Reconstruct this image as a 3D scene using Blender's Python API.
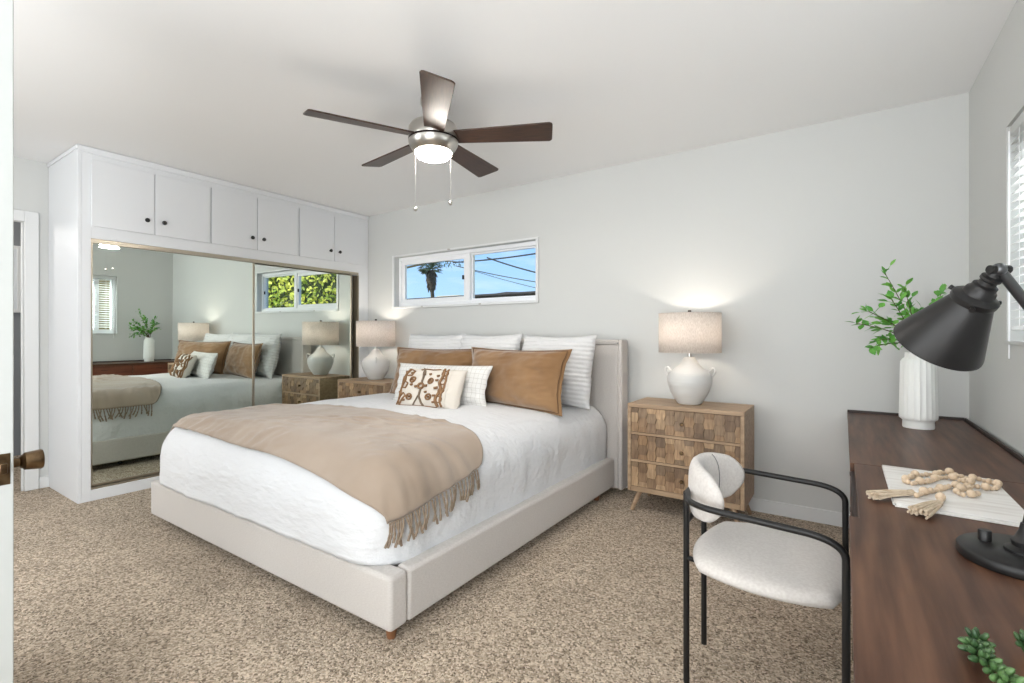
import bpy, math, random
from mathutils import Vector, Matrix, noise
R = math.radians
PI = math.pi
scene = bpy.context.scene
for o in list(bpy.data.objects):
    bpy.data.objects.remove(o, do_unlink=True)
COL = scene.collection

# ------------------------------------------------------------------ camera, sky, sun, fill lamps, exposure
cam_d = bpy.data.cameras.new('camera')
cam = bpy.data.objects.new('camera', cam_d)
COL.objects.link(cam)
cam.location = (0, 0, 1.144)
cam.rotation_euler = (R(90), 0, R(34.2))
cam_d.sensor_width = 36
cam_d.lens = 487.5 / 1024 * 36
cam_d.shift_y = -6.2 / 1024
cam_d.clip_start = 0.02
cam_d.clip_end = 300
scene.camera = cam

scene.view_settings.view_transform = 'Standard'
scene.view_settings.look = 'None'
scene.view_settings.gamma = 1
scene.view_settings.use_curve_mapping = False
scene.view_settings.exposure = 0.2

def lin(c):
    return tuple(((v / 255) / 12.92 if v / 255 <= .04045 else ((v / 255 + .055) / 1.055) ** 2.4) for v in c)

world = bpy.data.worlds.new('sky')
scene.world = world
world.use_nodes = True
wn, wl = world.node_tree.nodes, world.node_tree.links
wn.clear()
w_out = wn.new('ShaderNodeOutputWorld')
w_bg = wn.new('ShaderNodeBackground')
w_tc = wn.new('ShaderNodeTexCoord')
w_sep = wn.new('ShaderNodeSeparateXYZ')
w_ramp = wn.new('ShaderNodeValToRGB')
w_ramp.color_ramp.elements[0].position = 0.0
w_ramp.color_ramp.elements[0].color = (*lin((192, 224, 252)), 1)
w_ramp.color_ramp.elements[1].position = 0.35
w_ramp.color_ramp.elements[1].color = (*lin((92, 170, 250)), 1)
w_map = wn.new('ShaderNodeMapping')
w_map.inputs['Scale'].default_value = (3, 3, 14)
w_noise = wn.new('ShaderNodeTexNoise')
w_noise.inputs['Scale'].default_value = 2.2
w_noise.inputs['Detail'].default_value = 5
w_cr = wn.new('ShaderNodeValToRGB')
w_cr.color_ramp.elements[0].position = .5
w_cr.color_ramp.elements[0].color = (0, 0, 0, 1)
w_cr.color_ramp.elements[1].position = .75
w_cr.color_ramp.elements[1].color = (.6, .6, .6, 1)
w_mix = wn.new('ShaderNodeMixRGB')
w_mix.inputs['Color2'].default_value = (*lin((226, 238, 250)), 1)
wl.new(w_tc.outputs['Generated'], w_sep.inputs[0])
wl.new(w_sep.outputs['Z'], w_ramp.inputs['Fac'])
wl.new(w_tc.outputs['Generated'], w_map.inputs['Vector'])
wl.new(w_map.outputs[0], w_noise.inputs['Vector'])
wl.new(w_noise.outputs['Fac'], w_cr.inputs['Fac'])
wl.new(w_cr.outputs['Color'], w_mix.inputs['Fac'])
wl.new(w_ramp.outputs['Color'], w_mix.inputs['Color1'])
wl.new(w_mix.outputs['Color'], w_bg.inputs['Color'])
w_bg.inputs['Strength'].default_value = 1.15
wl.new(w_bg.outputs[0], w_out.inputs[0])

def light(name, kind, loc, rot, energy, color=(1, 1, 1), **kw):
    d = bpy.data.lights.new(name, kind)
    d.energy = energy
    d.color = color
    for k, v in kw.items():
        setattr(d, k, v)
    o = bpy.data.objects.new(name, d)
    COL.objects.link(o)
    o.location = loc
    o.rotation_euler = rot
    return o

light('sun', 'SUN', (0, 0, 8), (R(36), R(-36), 0), 4.2, (1, .95, .86), angle=R(.6))
# added out-of-frame area lamps standing in for daylight, plus a hall fill
light('rear_fill', 'AREA', (-2.4, -3.1, 1.25), (R(100), 0, R(-8)), 10, (.94, .975, 1),  # added fill behind the camera; the wall there has no opening
      shape='RECTANGLE', size=4.0, size_y=2.0)
light('right_fill', 'AREA', (.52, -1.35, 1.3), (R(92), 0, R(60)), 105, (.94, .975, 1),  # added fill beside the solid stretch of the window wall, lights the bed side
      shape='RECTANGLE', size=2.2, size_y=1.3)
light('upward_fill', 'AREA', (-.9, -1.4, 1.0), (R(146), 0, 0), 72, (.94, .975, 1),  # added upward lamp behind the camera, brightens the ceiling like a bounce flash
      shape='RECTANGLE', size=3.0, size_y=2.0)
light('left_fill', 'AREA', (-3.9, -2.4, 1.5), (R(97), 0, R(-66)), 74, (.94, .975, 1),  # added fill from the closet side, brightens the window wall
      shape='RECTANGLE', size=2.6, size_y=1.6)
light('blind_fill', 'AREA', (1.55, 2.0, 3.1), (0, R(50), 0), 360, (.96, .98, 1),  # added lamp outside, above the real window, brightens the blind slats
      shape='RECTANGLE', size=1.1, size_y=2.4)
light('hall_fill', 'POINT', (-5.7, .2, 2.1), (0, 0, 0), 20, (1, .96, .9), shadow_soft_size=.12)  # added lamp without a fixture, brightens the space past the doorway

# ------------------------------------------------------------------ materials
def mat(name, col, rough=.5, metal=0., col2=None, cscale=8., cdetail=3., cstretch=(1, 1, 1), cpos=(.35, .65),
        bump=0., bscale=60., bstretch=(1, 1, 1), bdist=.004, bdetail=3., spec=.5, sheen=0., coat=0.,
        emit=0., coords='Object', attr=None, transl=0., voronoi=False):
    m = bpy.data.materials.new(name)
    m.use_nodes = True
    n, l = m.node_tree.nodes, m.node_tree.links
    b = n['Principled BSDF']
    b.inputs['Roughness'].default_value = rough
    b.inputs['Metallic'].default_value = metal
    b.inputs['Specular IOR Level'].default_value = spec
    b.inputs['Sheen Weight'].default_value = sheen
    b.inputs['Coat Weight'].default_value = coat
    b.inputs['Base Color'].default_value = (*lin(col), 1)
    tc = n.new('ShaderNodeTexCoord')
    color_out = None
    if col2 is not None:
        mp = n.new('ShaderNodeMapping')
        mp.inputs['Scale'].default_value = cstretch
        tx = n.new('ShaderNodeTexNoise')
        tx.inputs['Scale'].default_value = cscale
        tx.inputs['Detail'].default_value = cdetail
        cr = n.new('ShaderNodeValToRGB')
        cr.color_ramp.elements[0].position = cpos[0]
        cr.color_ramp.elements[1].position = cpos[1]
        cr.color_ramp.elements[0].color = (*lin(col), 1)
        cr.color_ramp.elements[1].color = (*lin(col2), 1)
        l.new(tc.outputs[coords], mp.inputs[0])
        l.new(mp.outputs[0], tx.inputs['Vector'])
        l.new(tx.outputs['Fac'], cr.inputs['Fac'])
        color_out = cr.outputs['Color']
    if attr:
        at = n.new('ShaderNodeAttribute')
        at.attribute_name = attr
        if color_out is not None:
            mx = n.new('ShaderNodeMixRGB')
            mx.blend_type = 'MULTIPLY'
            mx.inputs['Fac'].default_value = 1
            l.new(color_out, mx.inputs['Color1'])
            l.new(at.outputs['Color'], mx.inputs['Color2'])
            color_out = mx.outputs['Color']
        else:
            color_out = at.outputs['Color']
    if color_out is not None:
        l.new(color_out, b.inputs['Base Color'])
    if bump:
        mp2 = n.new('ShaderNodeMapping')
        mp2.inputs['Scale'].default_value = bstretch
        if voronoi:
            t2 = n.new('ShaderNodeTexVoronoi')
            t2.inputs['Scale'].default_value = bscale
            src = t2.outputs['Distance']
        else:
            t2 = n.new('ShaderNodeTexNoise')
            t2.inputs['Scale'].default_value = bscale
            t2.inputs['Detail'].default_value = bdetail
            src = t2.outputs['Fac']
        bp = n.new('ShaderNodeBump')
        bp.inputs['Strength'].default_value = bump
        bp.inputs['Distance'].default_value = bdist
        l.new(tc.outputs[coords], mp2.inputs[0])
        l.new(mp2.outputs[0], t2.inputs['Vector'])
        l.new(src, bp.inputs['Height'])
        l.new(bp.outputs[0], b.inputs['Normal'])
    if emit:
        b.inputs['Emission Color'].default_value = (*lin(col), 1)
        b.inputs['Emission Strength'].default_value = emit
    if transl:
        tr = n.new('ShaderNodeBsdfTranslucent')
        if color_out is not None:
            l.new(color_out, tr.inputs['Color'])
        else:
            tr.inputs['Color'].default_value = (*lin(col), 1)
        ms = n.new('ShaderNodeMixShader')
        ms.inputs[0].default_value = transl
        l.new(b.outputs[0], ms.inputs[1])
        l.new(tr.outputs[0], ms.inputs[2])
        l.new(ms.outputs[0], n['Material Output'].inputs['Surface'])
    return m

WALL = mat('wall_paint', (204, 205, 203), .75, bump=.05, bscale=180, bdist=.001)
CEIL = mat('ceiling_paint', (238, 238, 238), .85)
TRIM = mat('white_trim_paint', (222, 223, 223), .35)
DOORPAINT = mat('door_paint', (188, 191, 189), .4)
CABINET = mat('white_cabinet_paint', (224, 226, 229), .38)
def math_node(n, l, op, a, b=None):
    x = n.new('ShaderNodeMath')
    x.operation = op
    for i, v in enumerate((a, b)):
        if v is None:
            continue
        if isinstance(v, (int, float)):
            x.inputs[i].default_value = v
        else:
            l.new(v, x.inputs[i])
    return x.outputs[0]

def carpet_mat():
    m = mat('cut_pile_carpet', (178, 160, 140), .96, spec=.08, sheen=.15)
    n, l = m.node_tree.nodes, m.node_tree.links
    tc = n.new('ShaderNodeTexCoord')
    nz = n.new('ShaderNodeTexNoise')
    nz.inputs['Scale'].default_value = 70
    nz.inputs['Detail'].default_value = 3
    l.new(tc.outputs['Object'], nz.inputs['Vector'])
    dis = n.new('ShaderNodeVectorMath')
    dis.operation = 'MULTIPLY_ADD'
    dis.inputs[1].default_value = (.018, .018, .018)
    l.new(nz.outputs['Color'], dis.inputs[0])
    l.new(tc.outputs['Object'], dis.inputs[2])
    vo = n.new('ShaderNodeTexVoronoi')
    vo.inputs['Scale'].default_value = 150
    l.new(dis.outputs[0], vo.inputs['Vector'])
    sp = n.new('ShaderNodeSeparateColor')
    l.new(vo.outputs['Color'], sp.inputs[0])
    cr = n.new('ShaderNodeValToRGB')
    e = cr.color_ramp.elements
    e[0].position, e[0].color = 0.0, (*lin((110, 93, 74)), 1)
    e[1].position, e[1].color = 1.0, (*lin((238, 222, 201)), 1)
    k = e.new(.3)
    k.color = (*lin((174, 155, 133)), 1)
    k = e.new(.7)
    k.color = (*lin((210, 192, 170)), 1)
    l.new(sp.outputs[0], cr.inputs['Fac'])
    big = n.new('ShaderNodeTexNoise')
    big.inputs['Scale'].default_value = 4
    big.inputs['Detail'].default_value = 3
    l.new(tc.outputs['Object'], big.inputs['Vector'])
    bc_ = n.new('ShaderNodeValToRGB')
    bc_.color_ramp.elements[0].position, bc_.color_ramp.elements[0].color = .35, (.88, .87, .86, 1)
    bc_.color_ramp.elements[1].position, bc_.color_ramp.elements[1].color = .65, (1, 1, 1, 1)
    l.new(big.outputs['Fac'], bc_.inputs['Fac'])
    mx = n.new('ShaderNodeMixRGB')
    mx.blend_type = 'MULTIPLY'
    mx.inputs['Fac'].default_value = 1
    l.new(cr.outputs['Color'], mx.inputs['Color1'])
    l.new(bc_.outputs['Color'], mx.inputs['Color2'])
    l.new(mx.outputs[0], n['Principled BSDF'].inputs['Base Color'])
    h = math_node(n, l, 'ADD', math_node(n, l, 'MULTIPLY', vo.outputs['Distance'], -1.0), sp.outputs[1])
    bp = n.new('ShaderNodeBump')
    bp.inputs['Strength'].default_value = .8
    bp.inputs['Distance'].default_value = .008
    l.new(h, bp.inputs['Height'])
    l.new(bp.outputs[0], n['Principled BSDF'].inputs['Normal'])
    return m
CARPET = carpet_mat()
MIRROR = mat('mirror_glass', (232, 240, 234), .0, metal=1)
JAMB = mat('bronze_jamb', (150, 138, 120), .4, metal=.8)
BRASS = mat('champagne_metal', (186, 177, 162), .3, metal=1)
AGED = mat('aged_brass', (126, 104, 78), .32, metal=1, col2=(88, 70, 52), cscale=40)
GUNMETAL = mat('gunmetal', (92, 93, 95), .35, metal=.8)
BLACK = mat('black_metal', (30, 29, 29), .42, metal=.3)
KNOBBLACK = mat('black_knob', (22, 22, 22), .4)
DARKPLASTIC = mat('dark_foot', (20, 20, 20), .6)
VINYL = mat('white_vinyl', (240, 241, 243), .3)
LINEN = mat('oatmeal_linen', (192, 186, 181), .9, col2=(202, 197, 192), cscale=90, cstretch=(1, 1, 4), bump=.2, bscale=500,
            bdist=.001, sheen=.2, spec=.2)
DUVET = mat('white_cotton', (217, 218, 220), .9, bump=.55, bscale=14, bstretch=(1, 2.2, 2.6), bdist=.016, bdetail=7, sheen=.1, spec=.2)
MATTRESS = mat('mattress_ticking', (228, 228, 226), .9)
THROW = mat('tan_throw', (150, 133, 117), .92, col2=(164, 148, 133), cscale=3, bump=.3, bscale=420, bdist=.002, sheen=.35, spec=.15)
FRINGE = mat('tan_fringe', (138, 121, 104), .95)
TAN = mat('caramel_velvet', (124, 93, 62), .85, col2=(142, 110, 77), cscale=4, bump=.25, bscale=25, bdist=.006, sheen=.5, spec=.15)
WALNUT = mat('walnut_veneer', (66, 42, 31), .42, col2=(108, 76, 57), cscale=5.5, cdetail=8, cstretch=(7, .5, 7), cpos=(.3, .72),
             bump=.06, bscale=60, bstretch=(8, .5, 8), bdist=.001, spec=.28)
REDWOOD = mat('red_brown_veneer', (96, 52, 36), .35, col2=(122, 70, 50), cscale=5, cdetail=7, cstretch=(7, .6, 7))
DARKWOOD = mat('dark_wood_edge', (46, 32, 27), .5)
MANGO = mat('mango_wood', (150, 124, 98), .5, col2=(174, 148, 120), cscale=6, cdetail=6, cstretch=(.6, 5, 8), bump=.06, bscale=60,
            bstretch=(.6, 5, 8), bdist=.002)
MANGO_TILE = mat('carved_mango_tiles', (205, 194, 182), .55, col2=(255, 250, 240), cscale=12, cdetail=6, cstretch=(7, 1, 1.2),
                 attr='tint', bump=.15, bscale=50, bstretch=(6, 1, 1), bdist=.002)
LEGWOOD = mat('brown_leg_wood', (112, 72, 46), .45, col2=(132, 90, 60), cscale=20)
CERAMIC = mat('white_ceramic', (208, 207, 204), .45)
VASE = mat('white_matt_ceramic', (234, 235, 232), .5)
SHADE = mat('linen_shade', (236, 230, 225), .9, col2=(216, 209, 202), cscale=200, cstretch=(1, 1, .35), transl=.5)
NICKEL = mat('brushed_nickel', (190, 186, 180), .28, metal=1, bump=.05, bscale=10, bstretch=(40, 40, 1), bdist=.001)
DARKBRONZE = mat('dark_bronze', (40, 32, 30), .38, metal=.6)
BLADE = mat('fan_blade_wood', (50, 33, 25), .36, col2=(74, 51, 39), cscale=10, cdetail=6, cstretch=(1, 14, 1))
GLOBE = mat('lit_frosted_glass', (255, 248, 238), .4, emit=60)
CHAIRFAB = mat('pale_grey_linen', (200, 194, 189), .9, col2=(210, 205, 200), cscale=120, bump=.25, bscale=400, bdist=.001, sheen=.2, spec=.2)
GREYLINE = mat('seam_thread', (118, 116, 114), .9)
LEAF = mat('fresh_leaf', (66, 142, 52), .45, col2=(128, 190, 84), cscale=14, transl=.2)
STEM = mat('brown_stem', (92, 82, 52), .7)
SUCC = mat('succulent_green', (34, 62, 34), .45, col2=(84, 116, 66), cscale=30)
BEAD = mat('raw_wood_bead', (216, 196, 172), .6, col2=(200, 176, 148), cscale=40)
JUTE = mat('jute_tassel', (184, 164, 140), .95, col2=(204, 188, 166), cscale=60)
COVER = mat('washed_wood_print', (234, 231, 227), .5, col2=(196, 188, 180), cscale=4, cdetail=6, cstretch=(1, 9, 1), cpos=(.48, .8))
PAPER = mat('book_pages', (238, 236, 231), .8)
BLIND = mat('white_slat', (244, 244, 243), .45, transl=.5)
GREYWALL = mat('grey_paint', (134, 137, 141), .8)
ART = mat('pale_print', (214, 218, 222), .5)
OLIVE = mat('olive_stained_wall', (112, 98, 62), .9, col2=(136, 120, 80), cscale=3)
STUCCO = mat('sunlit_stucco', (206, 186, 150), .9, col2=(190, 168, 132), cscale=5)
FASCIA = mat('cream_fascia', (222, 208, 176), .8)
ROOFDARK = mat('dark_roof', (66, 62, 60), .8)
PALMBROWN = mat('dry_palm_skirt', (98, 84, 64), .9, col2=(70, 58, 44), cscale=6)
PALMGREEN = mat('palm_frond_green', (64, 84, 54), .7, col2=(88, 104, 66), cscale=3)
HEDGE = mat('hedge_leaf', (128, 150, 44), .6, col2=(226, 222, 100), cscale=3.5, cpos=(.4, .6), transl=.2)
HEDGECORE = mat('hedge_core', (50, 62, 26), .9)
SOIL = mat('dry_ground', (150, 136, 112), .95, col2=(130, 116, 94), cscale=2)
CABLE = mat('black_cable', (34, 34, 38), .7)

def glass_mat():
    m = bpy.data.materials.new('window_glass')
    m.use_nodes = True
    n, l = m.node_tree.nodes, m.node_tree.links
    n.clear()
    out = n.new('ShaderNodeOutputMaterial')
    t = n.new('ShaderNodeBsdfTransparent')
    t.inputs[0].default_value = (.97, .985, .98, 1)
    g = n.new('ShaderNodeBsdfGlossy')
    g.inputs['Roughness'].default_value = .02
    mx = n.new('ShaderNodeMixShader')
    mx.inputs[0].default_value = .02
    l.new(t.outputs[0], mx.inputs[1])
    l.new(g.outputs[0], mx.inputs[2])
    l.new(mx.outputs[0], out.inputs[0])
    return m
GLASS = glass_mat()

def check_fabric():
    m = mat('windowpane_check_cotton', (216, 215, 212), .92, bump=.2, bscale=60, bdist=.003)
    n, l = m.node_tree.nodes, m.node_tree.links
    uv = n.new('ShaderNodeTexCoord')
    sp = n.new('ShaderNodeSeparateXYZ')
    l.new(uv.outputs['UV'], sp.inputs[0])
    fx = math_node(n, l, 'LESS_THAN', math_node(n, l, 'FRACT', math_node(n, l, 'MULTIPLY', sp.outputs[0], 24)), .07)
    fy = math_node(n, l, 'LESS_THAN', math_node(n, l, 'FRACT', math_node(n, l, 'MULTIPLY', sp.outputs[1], 9)), .07)
    s = math_node(n, l, 'MAXIMUM', fx, fy)
    s = math_node(n, l, 'MULTIPLY', s, .55)
    mx = n.new('ShaderNodeMixRGB')
    mx.inputs['Color1'].default_value = (*lin((216, 215, 212)), 1)
    mx.inputs['Color2'].default_value = (*lin((150, 143, 135)), 1)
    l.new(s, mx.inputs['Fac'])
    l.new(mx.outputs[0], n['Principled BSDF'].inputs['Base Color'])
    return m
CHECK = check_fabric()

def ribbed_fabric():
    m = mat('white_ribbed_cotton', (214, 214, 214), .92)
    n, l = m.node_tree.nodes, m.node_tree.links
    uv = n.new('ShaderNodeTexCoord')
    sp = n.new('ShaderNodeSeparateXYZ')
    l.new(uv.outputs['UV'], sp.inputs[0])
    s = math_node(n, l, 'SINE', math_node(n, l, 'MULTIPLY', sp.outputs[1], 2 * PI * 17))
    nz = n.new('ShaderNodeTexNoise')
    nz.inputs['Scale'].default_value = 30
    s = math_node(n, l, 'ADD', s, math_node(n, l, 'MULTIPLY', nz.outputs['Fac'], 1.5))
    bp = n.new('ShaderNodeBump')
    bp.inputs['Strength'].default_value = .5
    bp.inputs['Distance'].default_value = .004
    l.new(s, bp.inputs['Height'])
    l.new(bp.outputs[0], n['Principled BSDF'].inputs['Normal'])
    return m
RIBBED = ribbed_fabric()
BULB = mat('lit_bulb', (255, 234, 206), .4, emit=5)
TANSEAM = mat('dark_tan_piping', (96, 70, 46), .9)
IVORY = mat('ivory_cotton', (208, 201, 191), .92, bump=.3, bscale=150, bdist=.002)
EMBROIDERY = mat('brown_embroidery', (122, 90, 62), .95, col2=(148, 114, 82), cscale=60, bump=.4, bscale=300, bdist=.002)
TAUPE_EMB = mat('taupe_embroidery', (120, 104, 88), .95, bump=.4, bscale=300, bdist=.002)

# ------------------------------------------------------------------ mesh builder
class MB:
    def __init__(s):
        s.v, s.f, s.mi, s.sm, s.uv, s.tint = [], [], [], [], {}, {}

    def face(s, idx, mi=0, smooth=False, tint=None):
        if tint is not None:
            s.tint[len(s.f)] = tint
        s.f.append(tuple(idx)); s.mi.append(mi); s.sm.append(smooth)
        return s

    def box(s, x0, x1, y0, y1, z0, z1, mi=0, M=None):
        b = len(s.v)
        for z in (z0, z1):
            for x, y in ((x0, y0), (x1, y0), (x1, y1), (x0, y1)):
                p = Vector((x, y, z))
                s.v.append(M @ p if M else p)
        for q in ((3, 2, 1, 0), (4, 5, 6, 7), (0, 1, 5, 4), (1, 2, 6, 5), (2, 3, 7, 6), (3, 0, 4, 7)):
            s.face([b + i for i in q], mi)
        return s

    def tube(s, pts, r, n=10, caps=True, mi=0, closed=False, flat=None):
        pts = [Vector(p) for p in pts]
        m = len(pts)
        rr = r if isinstance(r, (list, tuple)) else [r] * m
        tang = []
        for i in range(m):
            if closed:
                t = pts[(i + 1) % m] - pts[i - 1]
            else:
                t = pts[min(i + 1, m - 1)] - pts[max(i - 1, 0)]
            tang.append(t.normalized() if t.length > 1e-9 else Vector((0, 0, 1)))
        up = Vector((0, 0, 1)) if abs(tang[0].z) < .9 else Vector((1, 0, 0))
        side = tang[0].cross(up).normalized()
        b = len(s.v)
        for i in range(m):
            t = tang[i]
            side = (side - t * side.dot(t))
            side = side.normalized() if side.length > 1e-6 else t.orthogonal().normalized()
            u = t.cross(side)
            for k in range(n):
                a = 2 * PI * k / n
                s.v.append(pts[i] + (side * math.cos(a) + u * math.sin(a) * (flat or 1)) * rr[i])
        for i in range(m if closed else m - 1):
            j = (i + 1) % m
            for k in range(n):
                k2 = (k + 1) % n
                s.face((b + i * n + k, b + i * n + k2, b + j * n + k2, b + j * n + k), mi, True)
        if caps and not closed:
            s.face([b + k for k in range(n)][::-1], mi)
            s.face([b + (m - 1) * n + k for k in range(n)], mi)
        return s

    def lathe(s, prof, c=(0, 0, 0), n=32, mi=0, M=None, flute=None, smooth=True):
        b = len(s.v)
        c = Vector(c)
        for (r, z) in prof:
            for k in range(n):
                a = 2 * PI * k / n
                rr = r * (flute(a, z) if flute else 1)
                p = Vector((rr * math.cos(a), rr * math.sin(a), z))
                s.v.append((M @ p if M else p) + c)
        for i in range(len(prof) - 1):
            for k in range(n):
                k2 = (k + 1) % n
                s.face((b + i * n + k, b + i * n + k2, b + (i + 1) * n + k2, b + (i + 1) * n + k), mi, smooth)
        if prof[0][0] > 1e-5:
            s.face([b + k for k in range(n)][::-1], mi)
        if prof[-1][0] > 1e-5:
            s.face([b + (len(prof) - 1) * n + k for k in range(n)], mi)
        return s

    def grid(s, fn, nu, nv, mi=0, uv=None, flip=False):
        b = len(s.v)
        for j in range(nv + 1):
            for i in range(nu + 1):
                s.v.append(Vector(fn(i / nu, j / nv)))
                s.uv[len(s.v) - 1] = (i / nu, j / nv)
        for j in range(nv):
            for i in range(nu):
                a = b + j * (nu + 1) + i
                q = (a, a + 1, a + nu + 2, a + nu + 1)
                s.face(q[::-1] if flip else q, mi, True)
        return s

    def sphere(s, c, r, n=12, mi=0, sc=(1, 1, 1), M=None):
        prof = [(max(r * math.sin(PI * k / (n // 2)), 1e-6), -r * math.cos(PI * k / (n // 2))) for k in range(n // 2 + 1)]
        m3 = Matrix.Diagonal(Vector(sc))
        if M:
            m3 = M @ m3
        return s.lathe(prof, c, n, mi, m3)

    def poly(s, pts, h0, h1, axis='z', mi=0):
        """extruded polygon; pts are 2-D in the plane across axis"""
        b = len(s.v)
        n = len(pts)
        for h in (h0, h1):
            for p in pts:
                s.v.append({'z': Vector((p[0], p[1], h)), 'y': Vector((p[0], h, p[1])), 'x': Vector((h, p[0], p[1]))}[axis])
        s.face([b + i for i in range(n)][::-1], mi)
        s.face([b + n + i for i in range(n)], mi)
        for i in range(n):
            j = (i + 1) % n
            s.face((b + i, b + j, b + n + j, b + n + i), mi)
        return s

    def build(s, name, mats, parent=None, bevel=0., seg=2, loc=(0, 0, 0), rot=(0, 0, 0), subsurf=0, solid=0., merge=False):
        me = bpy.data.meshes.new(name)
        me.from_pydata([tuple(v) for v in s.v], [], s.f)
        for m in (mats if isinstance(mats, (list, tuple)) else [mats]):
            me.materials.append(m)
        me.polygons.foreach_set('material_index', s.mi)
        me.polygons.foreach_set('use_smooth', s.sm)
        if s.uv:
            lay = me.uv_layers.new(name='UVMap')
            for lp in me.loops:
                lay.data[lp.index].uv = s.uv.get(lp.vertex_index, (0, 0))
        if s.tint:
            at = me.attributes.new('tint', 'FLOAT_COLOR', 'FACE')
            for i, c in s.tint.items():
                at.data[i].color = (*c, 1)
        import bmesh
        bm = bmesh.new()
        bm.from_mesh(me)
        if merge:
            bmesh.ops.remove_doubles(bm, verts=bm.verts, dist=1e-5)
        bmesh.ops.recalc_face_normals(bm, faces=bm.faces)
        bm.to_mesh(me)
        bm.free()
        o = bpy.data.objects.new(name, me)
        COL.objects.link(o)
        o.location = loc
        o.rotation_euler = rot
        if parent:
            o.parent = parent
        if bevel:
            md = o.modifiers.new('bevel', 'BEVEL')
            md.width = bevel
            md.segments = seg
            md.limit_method = 'ANGLE'
            md.angle_limit = R(40)
            me.shade_smooth()
            me.set_sharp_from_angle(angle=R(35))
            md.harden_normals = False
        elif any(s.sm) and not all(s.sm):
            me.set_sharp_from_angle(angle=R(45))
        if solid:
            md = o.modifiers.new('solid', 'SOLIDIFY')
            md.thickness = solid
            md.offset = 0
        if subsurf:
            md = o.modifiers.new('sub', 'SUBSURF')
            md.levels = md.render_levels = subsurf
        return o

def tag(o, label, cat, group=None, kind=None):
    o['label'] = label
    o['category'] = cat
    if group:
        o['group'] = group
    if kind:
        o['kind'] = kind
    return o

def thing(name, label, cat, loc=(0, 0, 0), rz=0, group=None, kind=None):
    o = bpy.data.objects.new(name, None)
    o.empty_display_size = .1
    COL.objects.link(o)
    o.location = loc
    o.rotation_euler = (0, 0, rz)
    return tag(o, label, cat, group, kind)

def copy_tree(o, parent=None):
    c = o.copy()
    COL.objects.link(c)
    if parent:
        c.parent = parent
    for ch in list(o.children):
        copy_tree(ch, c)
    return c

def rpath(pts, rad, n=6):
    """polyline with rounded corners"""
    pts = [Vector(p) for p in pts]
    out = [pts[0]]
    for i in range(1, len(pts) - 1):
        a, b, c = pts[i - 1], pts[i], pts[i + 1]
        r1 = min(rad, (a - b).length * .49)
        r2 = min(rad, (c - b).length * .49)
        p, q = b + (a - b).normalized() * r1, b + (c - b).normalized() * r2
        for k in range(n + 1):
            t = k / n
            out.append(p * (1 - t) ** 2 + b * 2 * t * (1 - t) + q * t * t)
    out.append(pts[-1])
    return out

# ------------------------------------------------------------------ room shell
XL, XC, XR = -4.97, -4.29, .555          # recessed side wall, closet face, window wall
YB, YF = 3.52, -3.3                       # headboard wall, wall behind the camera
ZC = 2.44

tag(MB().box(-6.6, XR + .15, YF - .12, YB + .15, -.12, 0).build('floor', CARPET), 'beige cut pile carpet across the whole bedroom', 'floor', kind='structure')
tag(MB().box(-6.6, XR + .15, YF - .12, YB + .15, ZC, ZC + .15).build('ceiling', CEIL), 'plain white painted ceiling above the fan', 'ceiling', kind='structure')

WX0, WX1, WZ0, WZ1 = -3.87, -2.145, 1.44, 1.955       # headboard wall window opening
w = MB()
w.box(-6.6, WX0, YB, YB + .15, 0, ZC).box(WX1, XR + .15, YB, YB + .15, 0, ZC)
w.box(WX0, WX1, YB, YB + .15, 0, WZ0).box(WX0, WX1, YB, YB + .15, WZ1, ZC)
tag(w.build('wall_back', WALL), 'pale grey wall behind the headboard', 'wall', kind='structure')

RY0, RY1, RZ0, RZ1 = 1.25, 2.77, 1.12, 1.99
w = MB()
w.box(XR, XR + .15, YF, RY0, 0, ZC).box(XR, XR + .15, RY1, YB, 0, ZC)
w.box(XR, XR + .15, RY0, RY1, 0, RZ0).box(XR, XR + .15, RY0, RY1, RZ1, ZC)
tag(w.build('wall_right', WALL), 'pale grey wall with the blind above the desk', 'wall', kind='structure')

DY1, DZ = .955, 1.985                                  # doorway in recessed wall
w = MB()
w.box(XL - .04, XL, DY1, YB, 0, ZC).box(XL - .04, XL, DY1 - .85, DY1, DZ, ZC).box(XL - .04, XL, YF, DY1 - .85, 0, ZC)
tag(w.build('wall_left', WALL), 'pale grey wall around the doorway beside the closet', 'wall', kind='structure')
tag(MB().box(-6.6, XR + .15, YF - .12, YF, 0, ZC).build('wall_front', WALL), 'plain pale wall on the unseen side of the room', 'wall', kind='structure')
w = MB().box(-6.6, -6.5, YF, YB, 0, ZC)
tag(w.build('wall_hall', GREYWALL), 'grey wall seen through the doorway beside the closet', 'wall', kind='structure')

t = MB()
t.box(XL - .045, XL + .018, DY1 - .01, DY1 + .068, 0, DZ + .07)
t.box(XL - .045, XL + .018, DY1 - .92, DY1 - .01, DZ - .01, DZ + .07)
t.box(XL - .045, XL + .018, DY1 - .93, DY1 - .86, 0, DZ - .01)
t.box(XL - .03, XL - .01, DY1 - .022, DY1 - .01, 0, DZ - .01)
tag(t.build('trim_1', TRIM, bevel=.004), 'white casing around the doorway beside the closet', 'door trim', kind='structure')
b = MB().box(-3.4, -1.2, YB - .012, YB - .0005, 0, .085).box(-1.2, XR - .001, YB - .012, YB - .0005, 0, .085)
tag(b.build('baseboard_back', TRIM, bevel=.003), 'white baseboard under the headboard wall', 'baseboard', kind='structure')
b = MB().box(XL + .0005, XL + .012, DY1 + .07, 1.082, 0, .085)
tag(b.build('baseboard_left', TRIM, bevel=.003), 'short white baseboard between doorway trim and closet', 'baseboard', kind='structure')

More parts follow.
